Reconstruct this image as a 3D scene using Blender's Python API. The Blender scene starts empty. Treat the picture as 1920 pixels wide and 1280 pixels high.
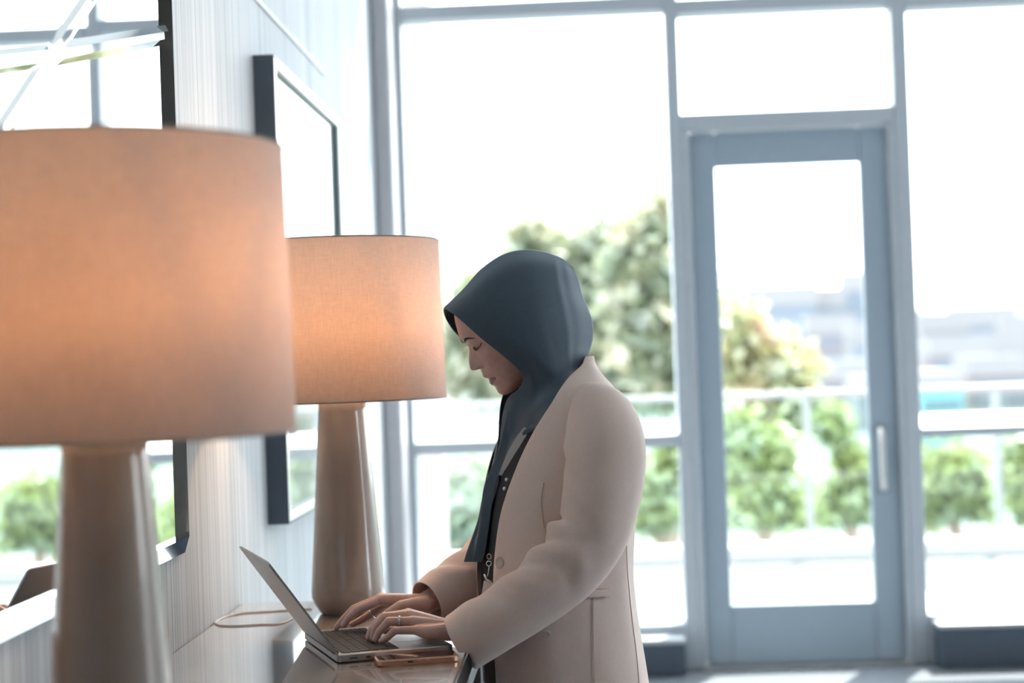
import bpy, bmesh, math, random
import numpy as np
from mathutils import Vector, Matrix

SC = bpy.context.scene
COL = SC.collection
random.seed(7)
RNG = np.random.default_rng(7)

# ------------------------------------------------------------------ camera
FPX = 3200.0                      # focal length in pixels of the 1920 px wide frame
EYE = np.array([0.0, 0.0, 1.30])
YAW, PITCH, ROLL = 135 / FPX, 34.8 / FPX, 0.035
CF = np.array([-math.sin(YAW) * math.cos(PITCH), math.cos(YAW) * math.cos(PITCH), math.sin(PITCH)])
_r0 = np.cross(CF, [0, 0, 1]); _r0 /= np.linalg.norm(_r0); _u0 = np.cross(_r0, CF)
CR = math.cos(ROLL) * _r0 - math.sin(ROLL) * _u0
CU = math.sin(ROLL) * _r0 + math.cos(ROLL) * _u0
cam = bpy.data.cameras.new('camera'); cam_ob = bpy.data.objects.new('camera', cam); COL.objects.link(cam_ob)
M = Matrix.Identity(4)
for i in range(3):
    M[i][0], M[i][1], M[i][2], M[i][3] = CR[i], CU[i], -CF[i], EYE[i]
cam_ob.matrix_world = M
cam.sensor_width = 36.0; cam.lens = FPX / 1920 * 36.0
cam.clip_start = 0.05; cam.clip_end = 3000
cam.dof.use_dof = True; cam.dof.focus_distance = 3.27; cam.dof.aperture_fstop = 2.2
cam.dof.aperture_blades = 0
SC.camera = cam_ob

# ------------------------------------------------------------------ world, sun, exposure
W = bpy.data.worlds.new('world'); SC.world = W; W.use_nodes = True
bg = W.node_tree.nodes['Background']; bg.inputs[0].default_value = (0.90, 0.95, 1.0, 1); bg.inputs[1].default_value = 3.6
sun = bpy.data.lights.new('sun', 'SUN'); sun.energy = 7.0; sun.angle = 0.01; sun.color = (1.0, 0.95, 0.86)
sun_ob = bpy.data.objects.new('sun', sun); COL.objects.link(sun_ob)
_el, _az = math.radians(50), math.radians(24)
_to = Vector((math.sin(_az) * math.cos(_el), math.cos(_az) * math.cos(_el), math.sin(_el)))
sun_ob.rotation_euler = _to.to_track_quat('Z', 'Y').to_euler(); sun_ob.location = (3, 14, 12)
SC.view_settings.view_transform = 'Standard'; SC.view_settings.look = 'None'
SC.view_settings.gamma = 1.0; SC.view_settings.use_curve_mapping = False
SC.view_settings.exposure = 1.35

# ------------------------------------------------------------------ helpers
def _ray(px, py): return CF * FPX + CR * (px - 960) - CU * (py - 640)
def at(px, py, Y): d = _ray(px, py); return EYE + d * (Y / d[1])
def atx(px, py, X): d = _ray(px, py); return EYE + d * (X / d[0])
def atz(px, py, Z): d = _ray(px, py); return EYE + d * ((Z - EYE[2]) / d[2])
def proj(P):
    d = np.asarray(P) - EYE; z = d @ CF
    return 960 + FPX * (d @ CR) / z, 640 - FPX * (d @ CU) / z

def tag(o, label=None, cat=None, group=None, kind=None):
    if label: o['label'] = label
    if cat: o['category'] = cat
    if group: o['group'] = group
    if kind: o['kind'] = kind
    return o
def empty(name, loc=(0, 0, 0), rz=0, parent=None):
    o = bpy.data.objects.new(name, None); COL.objects.link(o)
    o.location = loc; o.rotation_euler = (0, 0, rz); o.empty_display_size = 0.05
    if parent: o.parent = parent
    return o
def link(name, me, mat=None, parent=None, smooth=False):
    o = bpy.data.objects.new(name, me); COL.objects.link(o)
    if mat and not me.materials: me.materials.append(mat)
    if parent: o.parent = parent
    if smooth:
        me.polygons.foreach_set('use_smooth', [True] * len(me.polygons)); me.update()
    return o
def world_link(name, me, mat, parent, smooth=False):
    """mesh given in world coordinates, parented to an empty that may sit anywhere"""
    o = link(name, me, mat, None, smooth)
    if parent:
        par = Matrix.Translation(parent.location) @ parent.rotation_euler.to_matrix().to_4x4()
        if parent.parent:
            q = parent.parent
            par = Matrix.Translation(q.location) @ q.rotation_euler.to_matrix().to_4x4() @ par
        me.transform(par.inverted()); o.parent = parent
    return o
def pyd(verts, faces, name='m'):
    me = bpy.data.meshes.new(name); me.from_pydata([tuple(map(float, v)) for v in verts], [], faces); me.update(); return me
def from_bm(bm, name='m'):
    me = bpy.data.meshes.new(name); bmesh.ops.recalc_face_normals(bm, faces=bm.faces[:]); bm.to_mesh(me); bm.free(); return me
def bm_box(bm, x0, x1, y0, y1, z0, z1, bev=0.0, seg=2):
    r = bmesh.ops.create_cube(bm, size=1.0); vs = r['verts']
    for v in vs:
        v.co = Vector(((x0 + x1) / 2 + v.co.x * (x1 - x0), (y0 + y1) / 2 + v.co.y * (y1 - y0), (z0 + z1) / 2 + v.co.z * (z1 - z0)))
    if bev > 0:
        es = list({e for v in vs for e in v.link_edges})
        bmesh.ops.bevel(bm, geom=es, offset=bev, segments=seg, profile=0.5, affect='EDGES')
def box(name, x0, x1, y0, y1, z0, z1, mat, parent=None, bev=0.0, seg=2, smooth=False):
    bm = bmesh.new(); bm_box(bm, x0, x1, y0, y1, z0, z1, bev, seg)
    return link(name, from_bm(bm, name), mat, parent, smooth)
def lathe(profile, n=64, close=False):
    vs, fs = [], []; k = len(profile)
    for i in range(n):
        a = 2 * math.pi * i / n
        for r, z in profile: vs.append((r * math.cos(a), r * math.sin(a), z))
    for i in range(n):
        j = (i + 1) % n
        for q in range(k - 1 + (1 if close else 0)):
            q2 = (q + 1) % k
            fs.append((i * k + q, j * k + q, j * k + q2, i * k + q2))
    return pyd(vs, fs)
def catmull(P, n):
    """resample control data P (k, ...) to n samples with a Catmull-Rom spline"""
    P = np.asarray(P, float); k = len(P)
    t = np.linspace(0, k - 1, n); i = np.minimum(t.astype(int), k - 2); w = (t - i).reshape((-1,) + (1,) * (P.ndim - 1))
    p0 = np.where((i > 0).reshape(w.shape), P[np.maximum(i - 1, 0)], 2 * P[0] - P[1])
    p3 = np.where((i < k - 2).reshape(w.shape), P[np.minimum(i + 2, k - 1)], 2 * P[-1] - P[-2])
    p1, p2 = P[i], P[i + 1]
    return 0.5 * (2 * p1 + (p2 - p0) * w + (2 * p0 - 5 * p1 + 4 * p2 - p3) * w ** 2 + (3 * p1 - p0 - 3 * p2 + p3) * w ** 3)
def grid_mesh(G, wrap=False, name='g', cap0=False, cap1=False):
    R, C = G.shape[:2]; vs = G.reshape(-1, 3); fs = []
    for r in range(R - 1):
        for c in range(C if wrap else C - 1):
            c2 = (c + 1) % C
            fs.append((r * C + c, r * C + c2, (r + 1) * C + c2, (r + 1) * C + c))
    if cap0: fs.append(tuple(range(C))[::-1])
    if cap1: fs.append(tuple((R - 1) * C + c for c in range(C)))
    return pyd(vs, fs, name)
def frames(path):
    """tangent and two normals along a polyline"""
    path = np.asarray(path); T = np.gradient(path, axis=0); T /= np.linalg.norm(T, axis=1)[:, None]
    N = np.zeros_like(T); ref = np.array([0.0, 1.0, 0.0]) if abs(T[0][1]) < 0.9 else np.array([1.0, 0, 0])
    n = np.cross(np.cross(T[0], ref), T[0]); n /= np.linalg.norm(n)
    for i, t in enumerate(T):
        n = n - t * (n @ t); n /= np.linalg.norm(n); N[i] = n
    return T, N, np.cross(T, N)
def tube_mesh(path, rad, n=10, cap=True, name='tube'):
    path = np.asarray(path, float); T, N, B = frames(path); rad = np.broadcast_to(np.asarray(rad, float), (len(path),))
    a = np.linspace(0, 2 * math.pi, n, endpoint=False)
    G = path[:, None, :] + rad[:, None, None] * (N[:, None, :] * np.cos(a)[None, :, None] + B[:, None, :] * np.sin(a)[None, :, None])
    return grid_mesh(G, True, name, cap, cap)
def join_meshes(ms, name='joined'):
    bm = bmesh.new()
    for m in ms: bm.from_mesh(m)
    me = bpy.data.meshes.new(name); bm.to_mesh(me); bm.free(); return me
def evaluated(me, mods):
    o = bpy.data.objects.new('tmp', me); COL.objects.link(o)
    for typ, kw in mods:
        m = o.modifiers.new(typ, typ)
        for k, v in kw.items(): setattr(m, k, v)
    dg = bpy.context.evaluated_depsgraph_get(); dg.update()
    r = bpy.data.meshes.new_from_object(o.evaluated_get(dg)); bpy.data.objects.remove(o); return r

# ------------------------------------------------------------------ materials
def new_mat(name):
    m = bpy.data.materials.new(name); m.use_nodes = True
    nt = m.node_tree; return m, nt, nt.nodes, nt.links, nt.nodes['Principled BSDF']
def mat(name, col, rough=0.5, metal=0.0, spec=0.5, noise=0.0, nscale=20.0, bump=0.0, bscale=200.0, sheen=0.0, coat=0.0, emis=None, estr=0.0, stretch=(1, 1, 1)):
    m, nt, N, L, b = new_mat(name)
    b.inputs['Base Color'].default_value = (*col, 1); b.inputs['Roughness'].default_value = rough
    b.inputs['Metallic'].default_value = metal; b.inputs['Specular IOR Level'].default_value = spec
    b.inputs['Coat Weight'].default_value = coat; b.inputs['Coat Roughness'].default_value = 0.06
    if sheen:
        b.inputs['Sheen Tint'].default_value = (*[min(1, 0.35 + 0.65 * c_ / max(col)) for c_ in col], 1); b.inputs['Sheen Weight'].default_value = sheen; b.inputs['Sheen Roughness'].default_value = 0.5
    tc = N.new('ShaderNodeTexCoord'); mp = N.new('ShaderNodeMapping'); mp.inputs['Scale'].default_value = stretch
    L.new(tc.outputs['Object'], mp.inputs[0])
    if noise > 0:
        n = N.new('ShaderNodeTexNoise'); n.inputs['Scale'].default_value = nscale; n.inputs['Detail'].default_value = 5
        L.new(mp.outputs[0], n.inputs['Vector'])
        r = N.new('ShaderNodeMapRange'); r.inputs[1].default_value = 0.3; r.inputs[2].default_value = 0.7
        r.inputs[3].default_value = 1 - noise; r.inputs[4].default_value = 1 + noise; L.new(n.outputs[0], r.inputs[0])
        mx = N.new('ShaderNodeMix'); mx.data_type = 'RGBA'; mx.blend_type = 'MULTIPLY'; mx.inputs[0].default_value = 1
        mx.inputs[6].default_value = (*col, 1); L.new(r.outputs[0], mx.inputs[7]); L.new(mx.outputs[2], b.inputs['Base Color'])
    if bump > 0:
        n2 = N.new('ShaderNodeTexNoise'); n2.inputs['Scale'].default_value = bscale; n2.inputs['Detail'].default_value = 3
        L.new(mp.outputs[0], n2.inputs['Vector'])
        bp = N.new('ShaderNodeBump'); bp.inputs['Strength'].default_value = bump; bp.inputs['Distance'].default_value = 0.002
        L.new(n2.outputs[0], bp.inputs['Height']); L.new(bp.outputs[0], b.inputs['Normal'])
    if emis:
        b.inputs['Emission Color'].default_value = (*emis, 1); b.inputs['Emission Strength'].default_value = estr
    return m
def glass_mat(name, tint=(0.97, 0.99, 0.98), ior=1.5):
    m, nt, N, L, b = new_mat(name); out = N['Material Output']; N.remove(b)
    t = N.new('ShaderNodeBsdfTransparent'); t.inputs[0].default_value = (*tint, 1)
    g = N.new('ShaderNodeBsdfGlossy'); g.inputs['Roughness'].default_value = 0.0
    lw = N.new('ShaderNodeLayerWeight'); lw.inputs[0].default_value = 0.5
    pw = N.new('ShaderNodeMath'); pw.operation = 'POWER'; pw.inputs[1].default_value = 5.0; L.new(lw.outputs['Facing'], pw.inputs[0])
    fr = N.new('ShaderNodeMath'); fr.operation = 'MULTIPLY_ADD'; fr.inputs[1].default_value = 0.96; fr.inputs[2].default_value = 0.03; L.new(pw.outputs[0], fr.inputs[0])
    mx = N.new('ShaderNodeMixShader'); L.new(fr.outputs[0], mx.inputs[0]); L.new(t.outputs[0], mx.inputs[1]); L.new(g.outputs[0], mx.inputs[2])
    L.new(mx.outputs[0], out.inputs[0]); return m
def shade_mat():
    m, nt, N, L, b = new_mat('lamp shade linen'); out = N['Material Output']; N.remove(b)
    tc = N.new('ShaderNodeTexCoord'); mp = N.new('ShaderNodeMapping'); mp.inputs['Scale'].default_value = (60, 60, 700)
    n = N.new('ShaderNodeTexNoise'); n.inputs['Scale'].default_value = 1.0; n.inputs['Detail'].default_value = 2
    L.new(tc.outputs['Object'], mp.inputs[0]); L.new(mp.outputs[0], n.inputs['Vector'])
    mp2 = N.new('ShaderNodeMapping'); mp2.inputs['Scale'].default_value = (500, 500, 40)
    n2 = N.new('ShaderNodeTexNoise'); n2.inputs['Scale'].default_value = 1.0
    L.new(tc.outputs['Object'], mp2.inputs[0]); L.new(mp2.outputs[0], n2.inputs['Vector'])
    ad = N.new('ShaderNodeMath'); ad.operation = 'ADD'; L.new(n.outputs[0], ad.inputs[0]); L.new(n2.outputs[0], ad.inputs[1])
    r = N.new('ShaderNodeMapRange'); r.inputs[1].default_value = 0.7; r.inputs[2].default_value = 1.3; r.inputs[3].default_value = 0.9; r.inputs[4].default_value = 1.06
    L.new(ad.outputs[0], r.inputs[0])
    d = N.new('ShaderNodeBsdfDiffuse'); t = N.new('ShaderNodeBsdfTranslucent')
    for node, c in ((d, (0.86, 0.83, 0.82)), (t, (0.82, 0.64, 0.50))):
        mx = N.new('ShaderNodeMix'); mx.data_type = 'RGBA'; mx.blend_type = 'MULTIPLY'; mx.inputs[0].default_value = 1
        mx.inputs[6].default_value = (*c, 1); L.new(r.outputs[0], mx.inputs[7]); L.new(mx.outputs[2], node.inputs[0])
    s = N.new('ShaderNodeMixShader'); s.inputs[0].default_value = 0.53
    L.new(d.outputs[0], s.inputs[1]); L.new(t.outputs[0], s.inputs[2]); L.new(s.outputs[0], out.inputs[0]); return m
def wallpaper_mat():
    m, nt, N, L, b = new_mat('striped wallpaper')
    tc = N.new('ShaderNodeTexCoord'); mp = N.new('ShaderNodeMapping'); mp.inputs['Scale'].default_value = (1, 150, 0.35)
    n = N.new('ShaderNodeTexNoise'); n.inputs['Scale'].default_value = 1.0; n.inputs['Detail'].default_value = 3; n.inputs['Roughness'].default_value = 0.7
    L.new(tc.outputs['Object'], mp.inputs[0]); L.new(mp.outputs[0], n.inputs['Vector'])
    cr = N.new('ShaderNodeValToRGB'); cr.color_ramp.elements[0].position = 0.36; cr.color_ramp.elements[0].color = (0.22, 0.25, 0.29, 1)
    cr.color_ramp.elements[1].position = 0.56; cr.color_ramp.elements[1].color = (0.50, 0.53, 0.56, 1)
    L.new(n.outputs[0], cr.inputs[0]); L.new(cr.outputs[0], b.inputs['Base Color'])
    bp = N.new('ShaderNodeBump'); bp.inputs['Strength'].default_value = 0.25; bp.inputs['Distance'].default_value = 0.001
    L.new(n.outputs[0], bp.inputs['Height']); L.new(bp.outputs[0], b.inputs['Normal'])
    b.inputs['Roughness'].default_value = 0.6; b.inputs['Specular IOR Level'].default_value = 0.2; return m
def wood_mat():
    m, nt, N, L, b = new_mat('glossy taupe wood')
    tc = N.new('ShaderNodeTexCoord'); mp = N.new('ShaderNodeMapping'); mp.inputs['Scale'].default_value = (22, 2.2, 10); mp.inputs['Rotation'].default_value = (0, 0, 0.5)
    n = N.new('ShaderNodeTexNoise'); n.inputs['Scale'].default_value = 1.4; n.inputs['Detail'].default_value = 7; n.inputs['Distortion'].default_value = 0.7
    L.new(tc.outputs['Object'], mp.inputs[0]); L.new(mp.outputs[0], n.inputs['Vector'])
    cr = N.new('ShaderNodeValToRGB'); cr.color_ramp.elements[0].position = 0.32; cr.color_ramp.elements[0].color = (0.16, 0.115, 0.09, 1)
    cr.color_ramp.elements[1].position = 0.68; cr.color_ramp.elements[1].color = (0.33, 0.26, 0.215, 1)
    L.new(n.outputs[0], cr.inputs[0]); L.new(cr.outputs[0], b.inputs['Base Color'])
    b.inputs['Roughness'].default_value = 0.22; b.inputs['Coat Weight'].default_value = 1.0; b.inputs['Coat Roughness'].default_value = 0.02
    return m
def leaf_mat(name, c1, c2, c3):
    m, nt, N, L, b = new_mat(name); out = N['Material Output']; N.remove(b)
    tc = N.new('ShaderNodeTexCoord'); n = N.new('ShaderNodeTexNoise'); n.inputs['Scale'].default_value = 1.6; n.inputs['Detail'].default_value = 4
    L.new(tc.outputs['Object'], n.inputs['Vector'])
    cr = N.new('ShaderNodeValToRGB'); cr.color_ramp.elements[0].position = 0.35; cr.color_ramp.elements[0].color = (*c1, 1)
    cr.color_ramp.elements[1].position = 0.66; cr.color_ramp.elements[1].color = (*c3, 1)
    e = cr.color_ramp.elements.new(0.5); e.color = (*c2, 1)
    L.new(n.outputs[0], cr.inputs[0])
    d = N.new('ShaderNodeBsdfDiffuse'); t = N.new('ShaderNodeBsdfTranslucent'); L.new(cr.outputs[0], d.inputs[0]); L.new(cr.outputs[0], t.inputs[0])
    s = N.new('ShaderNodeMixShader'); s.inputs[0].default_value = 0.5; L.new(d.outputs[0], s.inputs[1]); L.new(t.outputs[0], s.inputs[2]); gl = N.new('ShaderNodeBsdfGlossy'); gl.inputs['Roughness'].default_value = 0.35; s2 = N.new('ShaderNodeMixShader'); s2.inputs[0].default_value = 0.12
    L.new(s.outputs[0], s2.inputs[1]); L.new(gl.outputs[0], s2.inputs[2]); L.new(s2.outputs[0], out.inputs[0]); return m
def skin_mat():
    m, nt, N, L, b = new_mat('skin')
    a = N.new('ShaderNodeVertexColor'); a.layer_name = 'Col'
    n = N.new('ShaderNodeTexNoise'); n.inputs['Scale'].default_value = 60; n.inputs['Detail'].default_value = 4
    r = N.new('ShaderNodeMapRange'); r.inputs[1].default_value = 0.3; r.inputs[2].default_value = 0.7; r.inputs[3].default_value = 0.93; r.inputs[4].default_value = 1.06
    L.new(n.outputs[0], r.inputs[0])
    mx = N.new('ShaderNodeMix'); mx.data_type = 'RGBA'; mx.blend_type = 'MULTIPLY'; mx.inputs[0].default_value = 1
    L.new(a.outputs[0], mx.inputs[6]); L.new(r.outputs[0], mx.inputs[7]); L.new(mx.outputs[2], b.inputs['Base Color'])
    b.inputs['Roughness'].default_value = 0.42; b.inputs['Specular IOR Level'].default_value = 0.45; return m

M_wall = wallpaper_mat()
M_white = mat('white paint', (0.80, 0.81, 0.82), 0.6, noise=0.02)
M_back = mat('dark taupe paint', (0.14, 0.125, 0.115), 0.7, noise=0.03)
M_floor = mat('grey polished floor', (0.24, 0.26, 0.29), 0.25, noise=0.08, nscale=6, coat=0.2)
M_frame = mat('grey blue painted aluminium', (0.42, 0.46, 0.51), 0.45, noise=0.02)
M_post = mat('pale grey painted post', (0.47, 0.47, 0.50), 0.5, noise=0.02)
M_door = mat('blue grey door paint', (0.31, 0.38, 0.45), 0.42, noise=0.02)
M_sill = mat('white sill', (0.85, 0.86, 0.87), 0.5)
M_steel = mat('brushed steel', (0.62, 0.60, 0.58), 0.3, metal=1.0, bump=0.1)
M_pane = glass_mat('window glass')
M_heater = mat('dark blue grey enamel', (0.055, 0.075, 0.105), 0.45, noise=0.04)
M_heatcap = mat('light grey enamel', (0.45, 0.48, 0.52), 0.4)
M_wood = wood_mat()
M_dark = mat('black stained wood', (0.02, 0.02, 0.022), 0.35, noise=0.1)
M_ceramic = mat('taupe glazed ceramic', (0.30, 0.25, 0.222), 0.18, noise=0.06, nscale=9, coat=0.6, bump=0.06, bscale=30)
M_shade = shade_mat()
M_shaderim = mat('shade binding tape', (0.30, 0.26, 0.24), 0.8, bump=0.2)
M_brass = mat('dull brass', (0.5, 0.38, 0.2), 0.35, metal=1.0)
M_bulb = mat('frosted bulb', (0.9, 0.85, 0.75), 0.4, emis=(1.0, 0.62, 0.33), estr=6.0)
M_cord = mat('white rubber cord', (0.55, 0.55, 0.56), 0.45)
M_mirror = mat('silvered mirror', (0.93, 0.95, 0.95), 0.015, metal=1.0)
M_mirframe = mat('mirrored bevel glass', (0.85, 0.87, 0.88), 0.03, metal=1.0)
M_picdark = mat('dark slate lacquer', (0.05, 0.075, 0.11), 0.4, noise=0.03)
M_lip = mat('teal grey lip', (0.09, 0.15, 0.16), 0.4)
M_picface = mat('silver leaf', (0.82, 0.84, 0.84), 0.3, metal=0.5)
M_picpane = glass_mat('picture glass', (0.98, 0.99, 0.99))
def art_mat():
    m, nt, N, L, b = new_mat('pale abstract print')
    tc = N.new('ShaderNodeTexCoord'); n = N.new('ShaderNodeTexNoise'); n.inputs['Scale'].default_value = 2.2; n.inputs['Detail'].default_value = 6; n.inputs['Distortion'].default_value = 1.2
    L.new(tc.outputs['Object'], n.inputs['Vector'])
    cr = N.new('ShaderNodeValToRGB'); cr.color_ramp.elements[0].position = 0.3; cr.color_ramp.elements[0].color = (0.60, 0.66, 0.66, 1)
    cr.color_ramp.elements[1].position = 0.6; cr.color_ramp.elements[1].color = (0.80, 0.82, 0.80, 1)
    L.new(n.outputs[0], cr.inputs[0]); L.new(cr.outputs[0], b.inputs['Base Color']); b.inputs['Roughness'].default_value = 0.6; return m
M_art = art_mat()
M_alu = mat('space grey aluminium', (0.44, 0.45, 0.47), 0.32, metal=0.9, noise=0.02)
M_aludark = mat('dark anodised edge', (0.03, 0.03, 0.035), 0.4, metal=0.3)
M_key = mat('black key cap', (0.02, 0.02, 0.023), 0.6, spec=0.2)
M_well = mat('black keyboard well', (0.012, 0.012, 0.014), 0.6)
M_screen = mat('laptop display glass', (0.01, 0.011, 0.013), 0.12, emis=(0.58, 0.70, 0.82), estr=0.22)
M_phonecase = mat('rose gold phone case', (0.72, 0.40, 0.27), 0.25, metal=0.75)
M_phoneglass = mat('black phone glass', (0.012, 0.010, 0.010), 0.05, coat=1.0)
M_skin = skin_mat()
M_blazer = mat('beige wool blazer', (0.68, 0.545, 0.49), 0.75, noise=0.025, nscale=160, bump=0.25, bscale=900, sheen=0.25)
M_seamshade = mat('beige seam thread', (0.48, 0.38, 0.33), 0.8)
M_scarf = mat('dark navy crepe', (0.046, 0.072, 0.100), 0.60, spec=0.4, noise=0.05, nscale=120, bump=0.12, bscale=900, sheen=0.35)
M_blouse = mat('black blouse cloth', (0.014, 0.016, 0.020), 0.7, bump=0.1)
M_trousers = mat('black trouser cloth', (0.012, 0.013, 0.016), 0.8, bump=0.1)
M_button = mat('beige horn button', (0.55, 0.47, 0.42), 0.35)
M_pearl = mat('pearl', (0.75, 0.72, 0.70), 0.2, coat=0.8)
M_lanyard = mat('white lanyard ribbon', (0.70, 0.68, 0.69), 0.6)
M_teal = mat('teal print', (0.05, 0.30, 0.33), 0.6)
M_ink = mat('dark print', (0.05, 0.07, 0.09), 0.6)
M_silver = mat('silver metal', (0.82, 0.82, 0.83), 0.15, metal=1.0)
M_hair = mat('dark brow hair', (0.028, 0.020, 0.018), 0.6)
M_badge = mat('white badge card', (0.68, 0.66, 0.66), 0.5)
M_leather = mat('black shoe leather', (0.015, 0.015, 0.016), 0.35)

# ------------------------------------------------------------------ the room
WX, YW, TOP = -0.819, 7.06, 3.6
XR, YB = 4.6, -3.2
def struct(o): o['kind'] = 'structure'; return o
struct(box('floor', WX - 0.12, XR + 0.12, YB - 0.12, YW + 0.14, -0.12, 0.0, M_floor))
struct(box('ceiling', WX - 0.12, XR + 0.12, YB - 0.12, YW + 0.14, TOP, TOP + 0.12, M_white))
struct(box('wall_left', WX - 0.12, WX, YB - 0.12, 6.90, 0.0, TOP, M_wall))
struct(box('wall_back', WX, XR, YB - 0.12, YB, 0.0, TOP, M_back))
# unseen right wall, its tall window opening shaped and placed to give fill light
wr = empty('wall_right', (XR, 0, 0)); struct(wr)
def seg(y0, y1, z0, z1): box('wall_panel', 0, 0.12, y0, y1, z0, z1, M_white, wr)
OPEN = ((2.1, 3.3),)
for y0, y1 in ((YB, OPEN[0][0]), (OPEN[0][1], YW)): seg(y0, y1, 0, TOP)
for y0, y1 in OPEN: seg(y0, y1, 0, 0.25); seg(y0, y1, 3.1, TOP)
for i, (y0, y1) in enumerate(OPEN):
    w = empty('window_%d' % (5 + i), (XR, 0, 0)); struct(w)
    for a, b in ((y0, y0 + 0.06), ((y0 + y1) / 2 - 0.03, (y0 + y1) / 2 + 0.03), (y1 - 0.06, y1)): box('mullion', 0.02, 0.1, a, b, 0.25, 3.1, M_frame, w)
    box('pane', 0.055, 0.063, y0 + 0.06, (y0 + y1) / 2 - 0.03, 0.25, 3.1, M_pane, w); box('pane', 0.055, 0.063, (y0 + y1) / 2 + 0.03, y1 - 0.06, 0.25, 3.1, M_pane, w)
# thin shadow groove strip running along the wallpaper, and its baseboard
struct(box('trim_1', WX, WX + 0.006, YB, 5.55, 2.252, 2.262, M_frame))
struct(box('baseboard_left', WX, WX + 0.014, YB, 6.88, 0.0, 0.11, M_white, bev=0.003))

# ---- window wall: post, bays, door
def wedge(x0, x1, z, parent, y0=YW + 0.10, y1=YW + 0.34, rise=0.045):
    """exterior sill that slopes up and away, catching the sun"""
    vs = [(x0, y0, z - 0.03), (x1, y0, z - 0.03), (x1, y1, z - 0.03), (x0, y1, z - 0.03), (x0, y0, z), (x1, y0, z), (x1, y1, z + rise), (x0, y1, z + rise)]
    return link('sill', pyd(vs, [(3, 2, 1, 0), (4, 5, 6, 7), (0, 1, 5, 4), (1, 2, 6, 5), (2, 3, 7, 6), (3, 0, 4, 7)]), M_sill, parent)
D0, D1 = YW, YW + 0.13
def bar(name, x0, x1, z0, z1, parent, m=M_frame, y0=D0, y1=D1): return box(name, x0, x1, y0, y1, z0, z1, m, parent, bev=0.006)
def pane(x0, x1, z0, z1, parent, y=YW + 0.07): return box('pane', x0, x1, y, y + 0.010, z0, z1, M_pane, parent)
struct(box('trim_2', WX + 0.0, -0.745, 6.86, YW + 0.13, 0.0, TOP, M_post, bev=0.012))
w1 = empty('window_1', (0, 0, 0)); struct(w1)
bar('jamb', -0.775, -0.715, 0.0, TOP, w1, M_frame, D0, D1); bar('mullion', 0.376, 0.432, 0.0, TOP, w1)
for z0, z1 in ((0.0, 0.19), (0.918, 0.970), (2.727, 2.787), (3.5, TOP)): bar('rail', -0.715, 0.376, z0, z1, w1)
for z0, z1 in ((0.19, 0.918), (0.970, 2.727), (2.787, 3.5)): pane(-0.715, 0.376, z0, z1, w1)
wedge(-0.715, 0.376, 0.97, w1); wedge(-0.715, 0.376, 0.19, w1)
w2 = empty('window_2', (0, 0, 0)); struct(w2)
for z0, z1 in ((2.223, 2.290), (2.705, 2.765), (3.5, TOP)): bar('rail', 0.432, 1.304, z0, z1, w2)
for z0, z1 in ((2.290, 2.705), (2.765, 3.5)): pane(0.432, 1.304, z0, z1, w2)
w3 = empty('window_3', (0, 0, 0)); struct(w3)
bar('mullion', 1.304, 1.368, 0.0, TOP, w3); bar('mullion', 2.56, 2.62, 0.0, TOP, w3)
for z0, z1 in ((0.0, 0.20), (0.924, 0.963), (2.69, 2.75), (3.5, TOP)): bar('rail', 1.368, 2.56, z0, z1, w3)
for z0, z1 in ((0.20, 0.924), (0.963, 2.69), (2.75, 3.5)): pane(1.368, 2.56, z0, z1, w3)
wedge(1.368, 2.56, 0.963, w3); wedge(1.368, 2.56, 0.20, w3)
w4 = empty('window_4', (0, 0, 0)); struct(w4)
bar('jamb', XR - 0.06, XR, 0.0, TOP, w4); bar('mullion', 3.58, 3.64, 0.0, TOP, w4)
for x0, x1 in ((2.62, 3.58), (3.64, XR - 0.06)):
    for z0, z1 in ((0.0, 0.20), (0.924, 0.963), (2.69, 2.75), (3.5, TOP)): bar('rail', x0, x1, z0, z1, w4)
    for z0, z1 in ((0.20, 0.924), (0.963, 2.69), (2.75, 3.5)): pane(x0, x1, z0, z1, w4)
dr = empty('door_1', (0, 0, 0)); struct(dr)
bar('jamb', 0.432, 0.462, 0.0, 2.223, dr); bar('jamb', 1.282, 1.304, 0.0, 2.223, dr)
Y2 = YW + 0.045
bar('stile', 0.466, 0.570, 0.012, 2.215, dr, M_door, Y2, Y2 + 0.045); bar('stile', 1.162, 1.278, 0.012, 2.215, dr, M_door, Y2, Y2 + 0.045)
bar('rail', 0.570, 1.162, 2.070, 2.215, dr, M_door, Y2, Y2 + 0.045); bar('rail', 0.570, 1.162, 0.012, 0.255, dr, M_door, Y2, Y2 + 0.045)
pane(0.570, 1.162, 0.255, 2.070, dr, Y2 + 0.02)
box('threshold', 0.44, 1.30, YW - 0.03, YW + 0.13, 0.0, 0.012, M_steel, dr, bev=0.003)
hp = catmull([(1.208, Y2 - 0.004, 0.965), (1.207, Y2 - 0.040, 0.962), (1.205, Y2 - 0.055, 0.935), (1.205, Y2 - 0.055, 0.84), (1.206, Y2 - 0.055, 0.745), (1.209, Y2 - 0.040, 0.717), (1.210, Y2 - 0.004, 0.714)], 40)
link('handle', tube_mesh(hp, 0.012, 12), M_steel, dr, True)
box('lock', 1.228, 1.252, Y2 - 0.008, Y2, 0.79, 0.84, M_door, dr, bev=0.003)

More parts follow.
